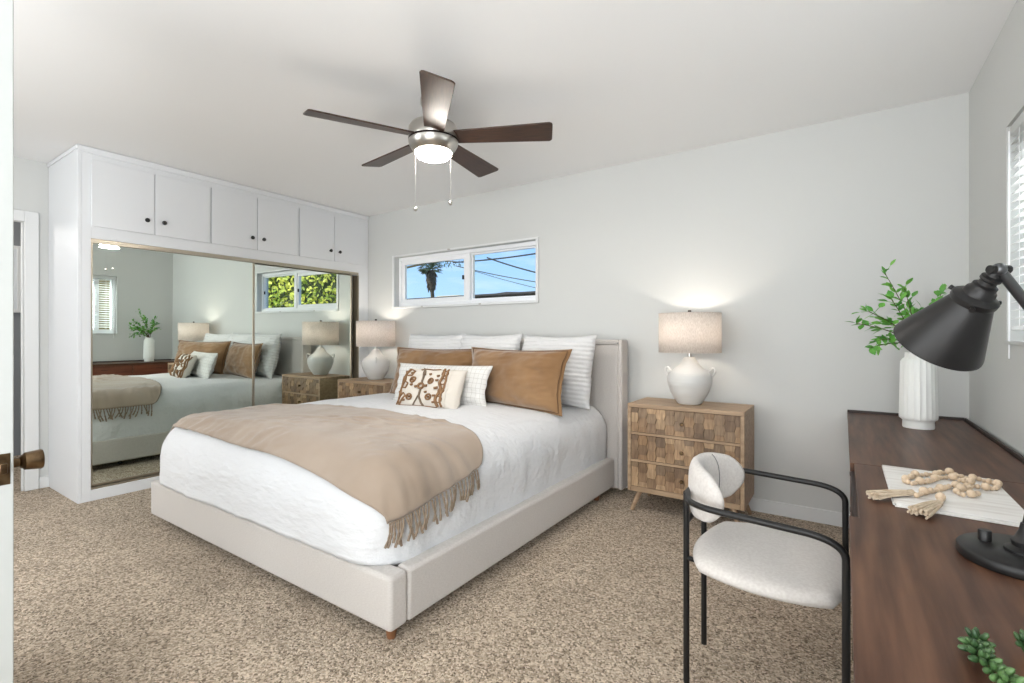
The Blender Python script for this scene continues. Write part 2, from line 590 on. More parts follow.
# picture glimpsed in the hall
pf = thing('picture_frame', 'white framed pale picture on grey wall through the doorway', 'picture', (-6.48, 0, 0))
MB().box(-.018, 0, .80, 1.215, 1.36, 1.39).box(-.018, 0, .80, 1.215, 1.96, 1.99).box(-.018, 0, .80, .83, 1.39, 1.96).box(-.018, 0, 1.185, 1.215, 1.39, 1.96).build('frame', TRIM, pf, loc=(.018, 0, 0))
MB().box(.001, .006, .83, 1.185, 1.39, 1.96).build('print', ART, pf)

# ---- window over the bed
def slider_x(root, x0, x1, y, z0, z1, xm):
    d0, d1 = y + .055, y + .12
    f = MB()
    fw = .035
    f.box(x0, x1, d0, d1, z0, z0 + fw).box(x0, x1, d0, d1, z1 - fw, z1)
    f.box(x0, x0 + fw, d0, d1, z0 + fw, z1 - fw).box(x1 - fw * .6, x1, d0, d1, z0 + fw, z1 - fw)
    f.box(xm - .028, xm + .028, d0, d1, z0 + fw, z1 - fw)
    f.build('window_frame', VINYL, root, bevel=.003)
    for a, c, dd in ((x0 + fw, xm - .028, .012), (xm + .028, x1 - fw * .6, .03)):
        s = MB()
        sw = .042 if dd < .02 else .016
        s.box(a, c, d0 + dd, d0 + dd + .03, z0 + fw, z0 + fw + sw).box(a, c, d0 + dd, d0 + dd + .03, z1 - fw - sw, z1 - fw)
        s.box(a, a + sw, d0 + dd, d0 + dd + .03, z0 + fw + sw, z1 - fw - sw).box(c - sw * .6, c, d0 + dd, d0 + dd + .03, z0 + fw + sw, z1 - fw - sw)
        so = s.build('sash', VINYL, root, bevel=.002)
        MB().box(a + sw, c - sw * .6, d0 + dd + .012, d0 + dd + .016, z0 + fw + sw, z1 - fw - sw).build('pane', GLASS, so)
        MB().box(c - sw * .6 - .012, c - sw * .6 + .004, d0 + dd - .012, d0 + dd, (z0 + z1) / 2 - .02, (z0 + z1) / 2 + .02).build('latch', KNOBBLACK, so)
win = thing('window_1', 'wide low sliding window with white frame above the bed', 'window', kind='structure')
slider_x(win, WX0, WX1, YB, WZ0, WZ1, -2.94)
c = MB()
e = .028
c.box(WX0 - e, WX1 + e, YB - .014, YB - .0005, WZ1, WZ1 + e * .6).box(WX0 - e, WX1 + e, YB - .02, YB - .0005, WZ0 - e * .8, WZ0)
c.box(WX0 - e, WX0, YB - .014, YB - .0005, WZ0, WZ1).box(WX1, WX1 + e, YB - .014, YB - .0005, WZ0, WZ1)
c.build('casing', TRIM, win, bevel=.003)
for sx, sz in ((-2.73, WZ0 - .01), (-3.46, WZ0 - .01), (-3.11, WZ1 + .008)):
    MB().box(sx - .012, sx + .012, YB - .026, YB - .013, sz - .006, sz + .006).build('bracket', NICKEL, win, bevel=.002)

# ---- side window with blind
win2 = thing('window_2', 'white framed side window over the desk behind the blind', 'window', kind='structure')
f = MB()
x0, x1 = XR + .06, XR + .13
f.box(x0, x1, RY0, RY1, RZ0, RZ0 + .05).box(x0, x1, RY0, RY1, RZ1 - .05, RZ1)
f.box(x0, x1, RY0, RY0 + .05, RZ0 + .05, RZ1 - .05).box(x0, x1, RY1 - .05, RY1, RZ0 + .05, RZ1 - .05)
for m_ in (2.54, 1.51):
    f.box(x0, x1, m_ - .03, m_ + .03, RZ0 + .05, RZ1 - .05)
f.build('window_frame', VINYL, win2, bevel=.003)
for a, c_ in ((RY0 + .05, 1.48), (1.54, 2.51), (2.57, RY1 - .05)):
    MB().box(x0 + .03, x0 + .034, a, c_, RZ0 + .05, RZ1 - .05).build('pane', GLASS, win2)
c = MB()
c.box(XR - .006, XR - .0005, RY0 - .014, RY1 + .012, RZ1, RZ1 + .012).box(XR - .012, XR - .0005, RY0 - .014, RY1 + .012, RZ0 - .012, RZ0)
c.box(XR - .006, XR - .0005, RY0 - .014, RY0, RZ0, RZ1).box(XR - .006, XR - .0005, RY1, RY1 + .012, RZ0, RZ1)
c.build('casing', WALL, win2, bevel=.002)
bl = thing('window_blind', 'white horizontal slat blind hanging in the side window', 'blind', (XR + .028, (RY0 + RY1) / 2, RZ0))
hw = (RY1 - RY0) / 2 - .008
MB().box(-.026, .026, -hw, hw, RZ1 - RZ0 - .045, RZ1 - RZ0 - .004).build('headrail', BLIND, bl, bevel=.003)
MB().box(-.022, .022, -hw, hw, .045, .062).build('bottom_rail', BLIND, bl, bevel=.003)
s = MB()
nz_ = 22
for i in range(nz_):
    z = .095 + i * (RZ1 - RZ0 - .165) / (nz_ - 1)
    Mx = Matrix.Translation((0, 0, z)) @ Matrix.Rotation(R(-14), 4, 'Y')
    s.box(-.023, .023, -hw, hw, -.0015, .0015, M=Mx)
s.build('slats', BLIND, bl)
for yy in (-hw + .15, 0, hw - .12):
    MB().tube(rpath([(-.024, yy, RZ1 - RZ0 - .02), (-.024, yy, .053), (.024, yy, .053), (.024, yy, RZ1 - RZ0 - .02)], .005), .0012, 5).build('ladder_cord', BLIND, bl)
MB().tube([(-.034, hw - .03, RZ1 - RZ0 - .03), (-.034, hw - .03, -.07)], .003, 6).build('wand', VINYL, bl)

# ---- entry door at the picture edge
dr = thing('door_1', 'open white bedroom door seen on its edge', 'door', (-1.618, .272, 0), kind='structure')
MB().box(-.80, 0, -.0185, .0185, .012, 2.03).build('slab', DOORPAINT, dr, bevel=.002)
MB().box(0, .002, -.0125, .0125, .795, .868).build('latch_plate', AGED, dr, bevel=.001)
MB().box(.002, .010, -.007, .007, .822, .846).build('latch_bolt', AGED, dr, bevel=.002)
for s_ in (1,):
    k = MB()
    Mk = Matrix.Rotation(R(-90), 3, 'X')
    k.lathe([(.031, 0), (.031, .003), (.026, .006), (.012, .008), (.011, .020), (.016, .023), (.017, .026), (.021, .029), (.0245, .058), (.023, .062), (.011, .0635), (0.0001, .0635)],
            (-.06, .0186, .832), 24, 0, Mk)
    k.build('knob', AGED, dr)

# ------------------------------------------------------------------ built-in closet
YA = 1.078
cl = thing('built_in_closet', 'white built-in closet with upper cupboards and mirrored sliding doors', 'closet', (XC, 0, 0))
D = XL - XC + .002
c = MB()
MY0, MY1, MZ0, MZ1 = 1.148, 3.40, .075, 1.815
c.box(D, 0, YA, YA + .02, 0, ZC - .002)                                   # end panel
c.box(-.02, 0, YA + .02, MY0, 0, ZC - .002)
c.box(-.02, 0, MY1, YB - .002, 0, ZC - .002)
c.box(-.02, 0, MY0, MY1, MZ1, ZC - .002)
c.box(-.13, 0, MY0, MY1, 0, MZ0)
c.box(-.12, -.02, MY1, MY1 + .02, MZ0, MZ1)
c.box(-.12, -.02, MY0 - .02, MY0, MZ0, MZ1)
c.box(-.12, -.02, MY0, MY1, MZ1, MZ1 + .02)
c.box(D, -.14, YA + .02, YB - .002, .0, .02)
c.box(-.15, -.14, YA + .02, YB - .002, .02, ZC - .01)
c.build('carcass', CABINET, cl, bevel=.002)
c = MB()
c.poly([(0, ZC - .045), (.008, ZC - .04), (.014, ZC - .012), (.014, ZC - .003), (0, ZC - .003)], YA, YB - .002, 'y')
c.box(D, .006, YA - .008, YA - .0005, ZC - .03, ZC - .003)
c.build('crown_moulding', CABINET, cl, bevel=.002)
knobs = (1.466, 1.575, 2.243, 2.344, 3.029, 3.135)
spans = ((1.147, 1.518), (1.522, 1.908), (1.918, 2.292), (2.296, 2.681), (2.702, 3.080), (3.084, 3.455))
for i, ((a, b_), ky) in enumerate(zip(spans, knobs)):
    d_ = MB().box(.0005, .017, a, b_, 1.897, 2.354).build('cabinet_door', CABINET, cl, bevel=.0025)
    k = MB()
    k.lathe([(.008, 0), (.007, .01), (.012, .014), (.016, .02), (.016, .025), (.011, .03), (.0001, .031)], (.017, ky, 1.995), 16, 0, Matrix.Rotation(R(90), 3, 'Y'))
    k.build('knob', KNOBBLACK, d_)
MB().poly([(-.10, MZ0), (-.012, MZ0), (-.012, MZ0 + .014), (-.02, MZ0 + .014), (-.02, MZ0 + .006), (-.10, MZ0 + .006)], MY0, MY1, 'y').build('door_track', BRASS, cl, bevel=.001)
MB().poly([(-.10, MZ1 - .006), (-.016, MZ1 - .006), (-.016, MZ1 - .03), (-.011, MZ1 - .03), (-.011, MZ1), (-.10, MZ1)], MY0, MY1, 'y').build('door_track', BRASS, cl, bevel=.001)
MB().box(-.10, -.006, MY1 - .010, MY1 - .0005, MZ0 + .0145, MZ1 - .031).build('side_jamb', JAMB, cl, bevel=.001)
# sliding mirror doors, hung a touch out of plumb
MIRROR_LEAN = .3
for (a, b_, xo, label) in ((MY0 + .004, 2.292, -.034, None), (2.25, MY1 - .05, -.066, None)):
    ym = (a + b_) / 2
    md_ = MB()
    h0, h1 = MZ0 + .017, MZ1 - .008
    fr = .012
    md_.box(-.012, .004, a - ym, a - ym + fr, h0, h1).box(-.012, .004, b_ - ym - fr * 1.5, b_ - ym, h0, h1)
    md_.box(-.012, .004, a - ym + fr, b_ - ym - fr * 1.5, h0, h0 + .016).box(-.012, .004, a - ym + fr, b_ - ym - fr * 1.5, h1 - .014, h1)
    fo = md_.build('mirror_door', BRASS, cl, bevel=.0015, loc=(xo, ym, 0), rot=(0, R(MIRROR_LEAN), 0))
    MB().box(-.008, -.002, a - ym + fr, b_ - ym - fr * 1.5, h0 + .016, h1 - .014).build('mirror', MIRROR, fo)

# ------------------------------------------------------------------ bed
BX0, BX1, BY0, BY1 = -3.505, -1.368, 1.222, 3.33
bed = thing('bed', 'king bed with oatmeal upholstered frame and tall headboard', 'bed', ((BX0 + BX1) / 2, 2.3, 0))
bc = Vector(((BX0 + BX1) / 2, 2.3, 0))
def rel(o, v):
    """move world-built children under a thing that sits at v"""
    o.location = -Vector(v)
    return o
def subdiv_box(m, x0, x1, y0, y1, z0, z1):
    m.box(x0, x1, y0, y1, z0, z1)
RT, RZb, RZt = .072, .05, .254
rel(MB().box(BX0, BX1, BY0, BY0 + .09, RZb, RZt).build('foot_rail', LINEN, bed, bevel=.016, seg=4), bc)
for xa, xb in ((BX0, BX0 + RT), (BX1 - RT, BX1)):
    rel(MB().box(xa, xb, BY0 + .0915, BY1, RZb, RZt).build('side_rail', LINEN, bed, bevel=.016, seg=4), bc)
h = MB()
HX0, HX1 = -3.488, -1.312
h.box(HX0 + .03, HX1 - .03, 3.345, 3.44, .03, 1.085)
hb = rel(h.build('headboard', LINEN, bed, bevel=.02, seg=4), bc)
h = MB()
h.box(HX0, HX0 + .0295, 3.333, 3.45, .03, 1.112).box(HX1 - .0295, HX1, 3.333, 3.45, .03, 1.112).box(HX0 + .03, HX1 - .03, 3.337, 3.45, 1.086, 1.112)
hf = h.build('headboard_border', LINEN, hb, bevel=.01, seg=3)
h = MB()
h.tube(rpath([(HX0 + .03, 3.336, .26), (HX0 + .03, 3.336, 1.085), (HX1 - .03, 3.336, 1.085), (HX1 - .03, 3.336, .26)], .03), .005, 8)
h.build('welt_cord', LINEN, hb)
for lx, ly in ((BX0 + .10, BY0 + .08), (BX1 - .05, BY0 + .05), (BX0 + .05, BY1 - .2), (BX1 - .05, BY1 - .2)):
    rel(MB().lathe([(.017, 0), (.024, .055)], (lx, ly, 0), 16).build('leg', LEGWOOD, bed), bc)
for lx, ly in ((-1.52, 1.62), (-2.44, 1.62), (-3.35, 1.62), (-1.52, 2.5)):
    rel(MB().lathe([(.02, 0), (.02, .01), (.014, .014), (.014, .1)], (lx, ly, 0), 12).build('support_foot', DARKPLASTIC, bed), bc)
rel(MB().box(BX0 + RT + .05, BX1 - RT - .07, BY0 + .15, BY1 - .01, .1, .54).build('mattress', MATTRESS, bed, bevel=.09, seg=5), bc)

# draped bedding surface --------------------------------------------------
DXC = -2.462
DHW, DYF, DTOP, DR = 1.028, 1.214, .632, .19
FA = DHW - DR                      # half width of flat top
FY = DYF + DR + .04                # where the foot roll begins
def fold(s, r):
    if s <= r * PI / 2:
        return r * math.sin(s / r), r * (1 - math.cos(s / r))
    return r, r + s - r * PI / 2
def drape(a, b, off=0.):
    """a: cloth distance from bed centre line (+ = x), b: cloth distance from foot roll (+ = to head). returns point, normal"""
    sa = max(0, abs(a) - FA)
    sb = max(0, -b)
    sgn = 1 if a >= 0 else -1
    ax = max(-FA, min(FA, a))
    by = max(0, b)
    s = max(sa, sb)
    if s < 1e-6:
        P_ = Vector((DXC + ax, FY + by, DTOP))
        N_ = Vector((0, 0, 1))
    else:
        ang = math.atan2(sb, sa)
        dx, dy = math.cos(ang) * sgn, -math.sin(ang)
        r = DR + .04 * math.sin(ang) ** 2
        hh, dd = fold(s, r)
        P_ = Vector((DXC + ax + dx * hh, FY + by + dy * hh, DTOP - dd))
        q = min(s / r, PI / 2)
        N_ = Vector((dx * math.sin(q), dy * math.sin(q), math.cos(q)))
    # soft crown and lived-in undulation
    crown = .018 * (1 - (ax / FA) ** 2)
    P_.z += crown * (1 if s < 1e-6 else max(0, 1 - s / DR))
    wob = noise.noise(Vector((P_.x * 3.2, P_.y * 3.2, P_.z * 3))) * .010 + noise.noise(Vector((P_.x * 9, P_.y * 7, P_.z * 8 + 5))) * .004
    if s > .1:
        k = min(1, (s - .1) / .2)
        wob += k * (noise.noise(Vector((P_.x * 9, P_.y * 9, P_.z * 2.0 + 7))) * .009 + noise.noise(Vector((P_.x * 5, P_.y * 21, P_.z * 17 + 2))) * .004)
    return P_ + N_ * (wob + off), N_
LA = DR * PI / 2 + (DTOP - DR - .225)
LB = (DR + .04) * PI / 2 + (DTOP - DR - .04 - .264)
def duvet_fn(u, v):
    a = -(FA + LA) + u * 2 * (FA + LA)
    b = -LA + v * (LA + 3.31 - FY)
    sa = max(0, abs(a) - FA)
    sb = max(0, -b)
    # where the foot sheet is shorter than the sides
    if sb > 0 or sa > 0:
        ang = math.atan2(sb, sa) if (sa or sb) else 0
        lim = LA + (LB - LA) * min(1, (math.sin(ang) / .5)) ** 2
        s = max(sa, sb)
        kk = lim / LA
        if sb > 0:
            scal = kk if sb >= sa else 1 + (kk - 1)
            b = -sb * (kk)
            a = math.copysign(FA + sa * kk, a) if sa > 0 else a
    p, n_ = drape(a, b)
    if sb > LA * .97 and sa < .1:
        p.z += noise.noise(Vector((p.x * 14, 2, 3))) * .008
    return p
duvet = MB().grid(duvet_fn, 150, 150).build('duvet', DUVET, solid=.014)
tag(duvet, 'rumpled white duvet covering the king bed', 'duvet')

# throw blanket -----------------------------------------------------------
AR, AL = FA + .30, -(FA + .235)
def throw_edges(a):
    k = (a - AL) / (AR - AL)
    t_ = min(1, max(0, (k - .56) / .44))
    front = -.172 - .15 * t_ ** 1.5 + .010 * math.sin(k * 9)
    back = .40 + .27 * max(0, math.sin(PI * min(1, max(0, k)))) ** .6
    return front, back - .03
def throw_fn(u, v):
    a = AL + u * (AR - AL)
    f_, b_ = throw_edges(a)
    b = f_ + v * (b_ - f_)
    if u > .85:
        a += (u - .85) / .15 * (.035 * (1 - v) - .07 * v)
    p, n_ = drape(a, b, .021)
    wr = noise.noise(Vector((p.x * 2.2, p.y * 13, 11))) * .006
    if a > FA - .15:
        wr += noise.noise(Vector((p.x * 2, p.y * 12, p.z * 2 + 31))) * .012 * min(1, (a - FA + .15) / .2)
    if v < .22 and .15 < u < .55:
        wr += (noise.noise(Vector((p.x * 16, p.y * 10, 3))) * .012) * (1 - v / .22)
    cr_ = 1 - abs(noise.noise(Vector((p.x * 5.5 + p.y * 2.5, p.y * 12 - p.x * 1.5, 21)))) * 2
    msk = max(0, noise.noise(Vector((p.x * 1.8, p.y * 2.5, 40))) + .12)
    wr += max(0, cr_ - .55) * .055 * msk
    wr = max(wr, -.002)
    if v < .02 or v > .98 or u < .01 or u > .99:
        wr += .002
    return p + n_ * wr
throw = MB().grid(throw_fn, 150, 70).build('throw_blanket', THROW, solid=.006)
tag(throw, 'tan fringed throw blanket draped across the foot of the bed', 'blanket')
random.seed(4)
for side_u, nfr in ((1., 32), (0., 28)):
    for i in range(nfr):
        v = .01 + (i + .5) / nfr * .98
        p = throw_fn(side_u, v)
        p2 = throw_fn(side_u - .01 if side_u > .5 else .01, v)
        out = 1 if side_u > .5 else -1
        L_ = random.uniform(.075, .105)
        sw = random.uniform(-.028, .022)
        pts = []
        nx = out * .004
        for k in range(6):
            tt = k / 5
            pts.append(Vector((p.x + out * (.008 + .012 * math.sin(tt * 2)), p.y + sw * tt * (.5 + tt), p.z - L_ * tt + .002)))
        # keep strands in front of the duvet side
        m = MB()
        for kk in (-1, 1):
            q = [Vector((x.x, x.y + kk * .0028 * math.cos(j * 2.2), x.z)) for j, x in enumerate(pts)]
            m.tube(q, [.0032, .0034, .0032, .0034, .004, .0054], 6)
        m.build('tassel', FRINGE, throw)

# pillows -----------------------------------------------------------------
def pillow_pt(u, v, w_, h_, t_, side, seed, pinch=.07, flange=0., puff=.5, fold_=0.):
    """u,v in -1..1"""
    k = 1 - flange
    uu, vv = min(1, abs(u) / k), min(1, abs(v) / k)
    th = (max(0, 1 - uu ** 2.6) * max(0, 1 - vv ** 2.6)) ** puff
    x = w_ / 2 * u * (1 - pinch * (1 - v * v) * abs(u) ** 3)
    z = h_ / 2 * v * (1 - pinch * (1 - u * u) * abs(v) ** 3)
    n_ = noise.noise(Vector((u * 2.2 + seed, v * 2.2, side * 3.1))) * .12 + noise.noise(Vector((u * 6 + seed, v * 5, side * 2))) * .05
    edge = noise.noise(Vector((u * 3, v * 3, seed))) * .012
    y = side * (t_ / 2 * th * (1 + n_) + .0025)
    if fold_:
        y += side * fold_ * (noise.noise(Vector((u * 5 + v * 3 + seed, v * 8 - u * 3, 4))) + .6 * noise.noise(Vector((u * 12 - v * 5 + seed, v * 9 + u * 4, 9)))) * min(1, th * 2) * (.35 + .65 * max(abs(u), abs(v)))
    return Vector((x + edge * .4, y + edge, z + h_ / 2 + edge * .3))
def pillow(name, label, cat, matl, w_, h_, t_, loc, lean, yaw, seed, group=None, flange=0., pinch=.07, nu=44, roll=0, puff=.5, fold_=0.):
    root = thing(name, label, cat, loc, R(yaw), group)
    m = MB()
    for side in (-1, 1):
        m.grid(lambda a, b: pillow_pt(a * 2 - 1, b * 2 - 1, w_, h_, t_, side, seed, pinch, flange, puff, fold_), nu, nu, flip=side > 0)
    # close the rim
    n1 = nu + 1
    off = n1 * n1
    ring = [i for i in range(n1)] + [j * n1 + nu for j in range(1, n1)] + [nu * n1 + i for i in range(nu - 1, -1, -1)] + [j * n1 for j in range(nu - 1, 0, -1)]
    for i in range(len(ring)):
        a, b = ring[i], ring[(i + 1) % len(ring)]
        m.face((a, b, b + off, a + off), 0, True)
    cov = m.build('cover', matl, root, rot=(R(-lean), R(roll), 0))
    return root, cov
ZT = DTOP + .003
pillow('euro_pillow', 'large white ribbed pillow at the armchair end of the headboard row', 'pillow', RIBBED, .645, .53, .19, (-1.759, 3.086, ZT - .005), 12, -4, 1.3, 'white pillows against the headboard', fold_=.008)
pillow('euro_pillow', 'white ribbed pillow in the middle of the headboard row', 'pillow', RIBBED, .62, .54, .19, (-2.386, 3.089, ZT - .005), 12, 0, 4.3, 'white pillows against the headboard', fold_=.008)
pillow('euro_pillow', 'white ribbed pillow behind the folded caramel sham by the mirror', 'pillow', RIBBED, .64, .54, .19, (-2.972, 3.083, ZT - .005), 12, 2, 7.9, 'white pillows against the headboard', fold_=.008)

SH1 = pillow('pillow_sham', 'caramel velvet pillow sham standing fully visible with flanged edge', 'pillow', TAN, 1.0, .435, .19, (-1.959, 2.823, ZT - .005), 13, -11, 2.2, 'caramel pillow shams', flange=.05, pinch=.085, fold_=.011)
SH2 = pillow('pillow_sham', 'caramel velvet pillow sham mostly hidden behind the small patterned pillow', 'pillow', TAN, .90, .43, .19, (-2.797, 2.912, ZT - .005), 16, 5, 5.1, 'caramel pillow shams', flange=.05, pinch=.085, fold_=.011)
for root, (w_, h_, sd, ff) in ((SH1[1], (1.0, .435, 2.2, .011)), (SH2[1], (.90, .43, 5.1, .011))):
    fm = MB()
    k = .945
    uvs = [(-k + 2 * k * i / 30, -k) for i in range(30)] + [(k, -k + 2 * k * i / 20) for i in range(20)] + [(k - 2 * k * i / 30, k) for i in range(30)] + [(-k, k - 2 * k * i / 20) for i in range(20)]
    fm.tube([pillow_pt(u, v, w_, h_, .19, -1, sd, .085, .05, .5, ff) + Vector((0, -.001, 0)) for u, v in uvs], .0032, 6, False, 0, True)
    fm.build('flange_piping', TANSEAM, root)
pillow('lumbar_pillow', 'long white pillow with thin windowpane check behind the patterned one', 'pillow', CHECK, .83, .31, .14, (-2.440, 2.615, ZT - .003), 17, 7, 3.7, flange=.02, pinch=.05, fold_=.006)
pp, cov = pillow('accent_pillow', 'small ivory pillow with brown embroidered pattern and plain end', 'pillow', IVORY, .50, .30, .13, (-2.372, 2.440, ZT - .003), 26, 9, 8.4, pinch=.03, puff=.42)
def on_pillow(u, v, off=.004):
    p = pillow_pt(u, v, .50, .30, .13, -1, 8.4, .03, 0., .42)
    return p + Vector((0, -off, 0))
def stroke(m, uvs, r, mi=0, closed=False):
    pts = []
    n_ = len(uvs)
    for i in range(n_ if closed else n_ - 1):
        a, b = uvs[i], uvs[(i + 1) % n_]
        k_ = max(2, int(math.hypot(b[0] - a[0], b[1] - a[1]) / .05))
        for k in range(k_):
            t_ = k / k_
            pts.append(on_pillow(a[0] + (b[0] - a[0]) * t_, a[1] + (b[1] - a[1]) * t_))
    if not closed:
        pts.append(on_pillow(*uvs[-1]))
    m.tube(pts, r, 7, True, mi, closed, flat=.7)
m = MB()
def arc(cx, cy, rx, ry, a0, a1, n=10):
    return [(cx + rx * math.cos(R(a0 + (a1 - a0) * i / n)), cy + ry * math.sin(R(a0 + (a1 - a0) * i / n))) for i in range(n + 1)]
# scrolling borders
stroke(m, [(-.9, -.86), (-.86, -.45), (-.93, -.1), (-.82, .3), (-.88, .6), (-.74, .86)], .011)
stroke(m, [(-.82, -.9), (-.66, -.5), (-.78, -.35), (-.88, -.55)], .007)
stroke(m, [(-.8, .2), (-.66, .1), (-.72, -.12), (-.86, -.08)], .007)
stroke(m, [(-.74, .86), (-.55, .74), (-.6, .5), (-.78, .5)], .007)
stroke(m, [(.42, -.9), (.38, -.5), (.47, -.15), (.39, .2), (.46, .55), (.4, .9)], .013)
stroke(m, [(.55, -.9), (.52, -.3), (.57, .3), (.53, .9)], .009)
for cy in (-.6, -.2, .25, .65):
    stroke(m, arc(.48, cy, .10, .14, 0, 360), .006)
# lozenges
for cx, cy in ((-.52, .28), (-.52, -.55), (.10, .24), (.14, -.52)):
    stroke(m, arc(cx, cy, .085, .13, 0, 330), .009, closed=True)
    stroke(m, [(cx - .03, cy), (cx + .03, cy)], .010)
# centre emblem
stroke(m, arc(-.2, -.02, .08, .12, 0, 330), .012, closed=True)
stroke(m, [(-.38, -.06), (-.28, -.04)], .012)
stroke(m, [(-.12, -.02), (.02, 0)], .012)
stroke(m, [(.26, -.1), (.36, -.05)], .012)
stroke(m, [(-.35, .82), (-.18, .9), (.05, .86), (.28, .9)], .006)
for cx, cy in ((-.94, -.3), (-.92, .45), (-.68, -.72), (-.62, .62), (-.5, .02), (.3, .5), (.3, -.45), (.3, .28), (.32, -.75), (0, .58), (-.02, -.3)):
    stroke(m, [(cx - .035, cy), (cx + .035, cy + .02)], .0105)
stroke(m, [(-.97, -.9), (-.95, -.4), (-.98, 0), (-.94, .4), (-.96, .8)], .008)
stroke(m, [(-.9, -.92), (-.5, -.94), (0, -.93), (.4, -.95)], .005)
m.build('embroidery', EMBROIDERY, cov)
m = MB()
stroke(m, arc(-.36, .55, .2, .4, -5, 75), .008)
stroke(m, [(-.2, .75), (-.21, .4), (-.18, .12)], .010)
stroke(m, [(-.2, -.15), (-.2, -.5), (-.1, -.8), (-.02, -.92)], .010)
stroke(m, [(-.2, -.4), (-.28, -.7), (-.34, -.92)], .007)
m.build('embroidered_vine', TAUPE_EMB, cov)
m = MB()
stroke(m, [(.66, -.97), (.66, .97)], .003)
m.build('panel_seam', IVORY, cov)

# ------------------------------------------------------------------ nightstands
NW, ND, NH, NB = .70, .375, .70, .132
def nightstand():
    root = thing('nightstand', 'carved wood nightstand fully visible beside the armchair', 'nightstand', (-.82, 3.256, 0), 0, 'carved wood nightstands')
    c = MB()
    y0, y1 = -ND / 2, ND / 2
    x0, x1 = -NW / 2, NW / 2
    c.box(x0, x1, y0, y1, NH - .024, NH)
    c.box(x0, x0 + .022, y0, y1, NB, NH - .0245).box(x1 - .022, x1, y0, y1, NB, NH - .0245)
    c.box(x0 + .0225, x1 - .0225, y0, y1, NB, NB + .032)
    c.box(x0 + .0225, x1 - .0225, y1 - .01, y1, NB + .032, NH - .0245)
    zs = NB + .032
    dh = (NH - .024 - zs - 2 * .016) / 3
    for i in (1, 2):
        z = zs + i * dh + (i - 1) * .016
        c.box(x0 + .0225, x1 - .0225, y0, y1 - .011, z, z + .016)
    c.build('body', MANGO, root, bevel=.002)
    rnd = random.Random(11)
    shades = [(142, 117, 92), (156, 129, 101), (128, 105, 83), (176, 148, 117), (140, 119, 98), (150, 122, 93), (118, 97, 77), (182, 156, 126), (148, 126, 102)]
    for i in range(3):
        z0 = zs + i * (dh + .016) + .002
        z1 = z0 + dh - .004
        xa, xb = x0 + .0245, x1 - .0245
        d = MB()
        d.box(xa, xb, y0 + .009, y1 - .03, z0, z1)
        base = [lin((120, 92, 66))] * 6
        for k in range(6):
            d.tint[k] = base[k]
        tw, th_ = .058, .062
        ncol = int((xb - xa) / tw) + 2
        for ci in range(ncol):
            for ri in range(-1, 4):
                cx = xa + (ci + .5) * tw - .012
                cz = z0 + (ri + .5) * th_ + (th_ / 2 if ci % 2 else 0)
                hx, hz = tw * .5, th_ * .5
                # carved tile: an elongated hexagon, one face planed to a slant
                pts = [(cx - hx * .88, cz - hz), (cx + hx * .88, cz - hz), (cx + hx * 1.12, cz), (cx + hx * .88, cz + hz), (cx - hx * .88, cz + hz), (cx - hx * 1.12, cz)]
                # clip to the drawer front
                pts = [(min(max(p[0], xa), xb), min(max(p[1], z0), z1)) for p in pts]
                ok = []
                for p in pts:
                    if not ok or (abs(p[0] - ok[-1][0]) + abs(p[1] - ok[-1][1])) > 1e-4:
                        ok.append(p)
                if len(ok) > 2 and (abs(ok[0][0] - ok[-1][0]) + abs(ok[0][1] - ok[-1][1])) < 1e-4:
                    ok.pop()
                ar = sum(ok[k][0] * ok[(k + 1) % len(ok)][1] - ok[(k + 1) % len(ok)][0] * ok[k][1] for k in range(len(ok))) / 2
                if len(ok) < 3 or abs(ar) < 6e-5:
                    continue
                tint = lin(rnd.choice(shades))
                tv = rnd.uniform(.85, 1.15)
                tint = tuple(q * tv for q in tint)
                sx, sz = rnd.uniform(-.10, .10), rnd.uniform(.06, .15)
                b = len(d.v)
                n_ = len(ok)
                mx_, mz_ = sum(p[0] for p in ok) / n_, sum(p[1] for p in ok) / n_
                for p in ok:
                    d.v.append(Vector((p[0], y0 + .0095, p[1])))
                for p in ok:
                    qx, qz = mx_ + (p[0] - mx_) * .97, mz_ + (p[1] - mz_) * .97
                    d.v.append(Vector((qx, y0 + .0035 - ((qx - mx_) * sx - (qz - mz_) * sz), qz)))
                d.face([b + n_ + k for k in range(n_)], 0, False, tint)
                for k in range(n_):
                    k2 = (k + 1) % n_
                    d.face((b + k, b + k2, b + n_ + k2, b + n_ + k), 0, False, tint)
        do = d.build('drawer', MANGO_TILE, root)
        kb = MB()
        kb.lathe([(.006, 0), (.006, .012), (.011, .016), (.013, .022), (.010, .028), (.0001, .030)], (0, y0 + .004, (z0 + z1) / 2), 14, 0, Matrix.Rotation(R(90), 3, 'X'))
        kb.build('knob', AGED, do)
    for sx in (-1, 1):
        for sy in (-1, 1):
            MB().tube([(sx * (NW / 2 - .07), sy * (ND / 2 - .05), NB + .002), (sx * (NW / 2 - .022), sy * (ND / 2 + (-.012)), 0.004)], [.019, .012], 14).build('leg', MANGO, root)
    return root
ns = nightstand()
ns2 = copy_tree(ns)
ns2.location = (-3.858, 3.256, 0)
ns2['label'] = 'carved wood nightstand half hidden behind the bed next to the mirrored doors'

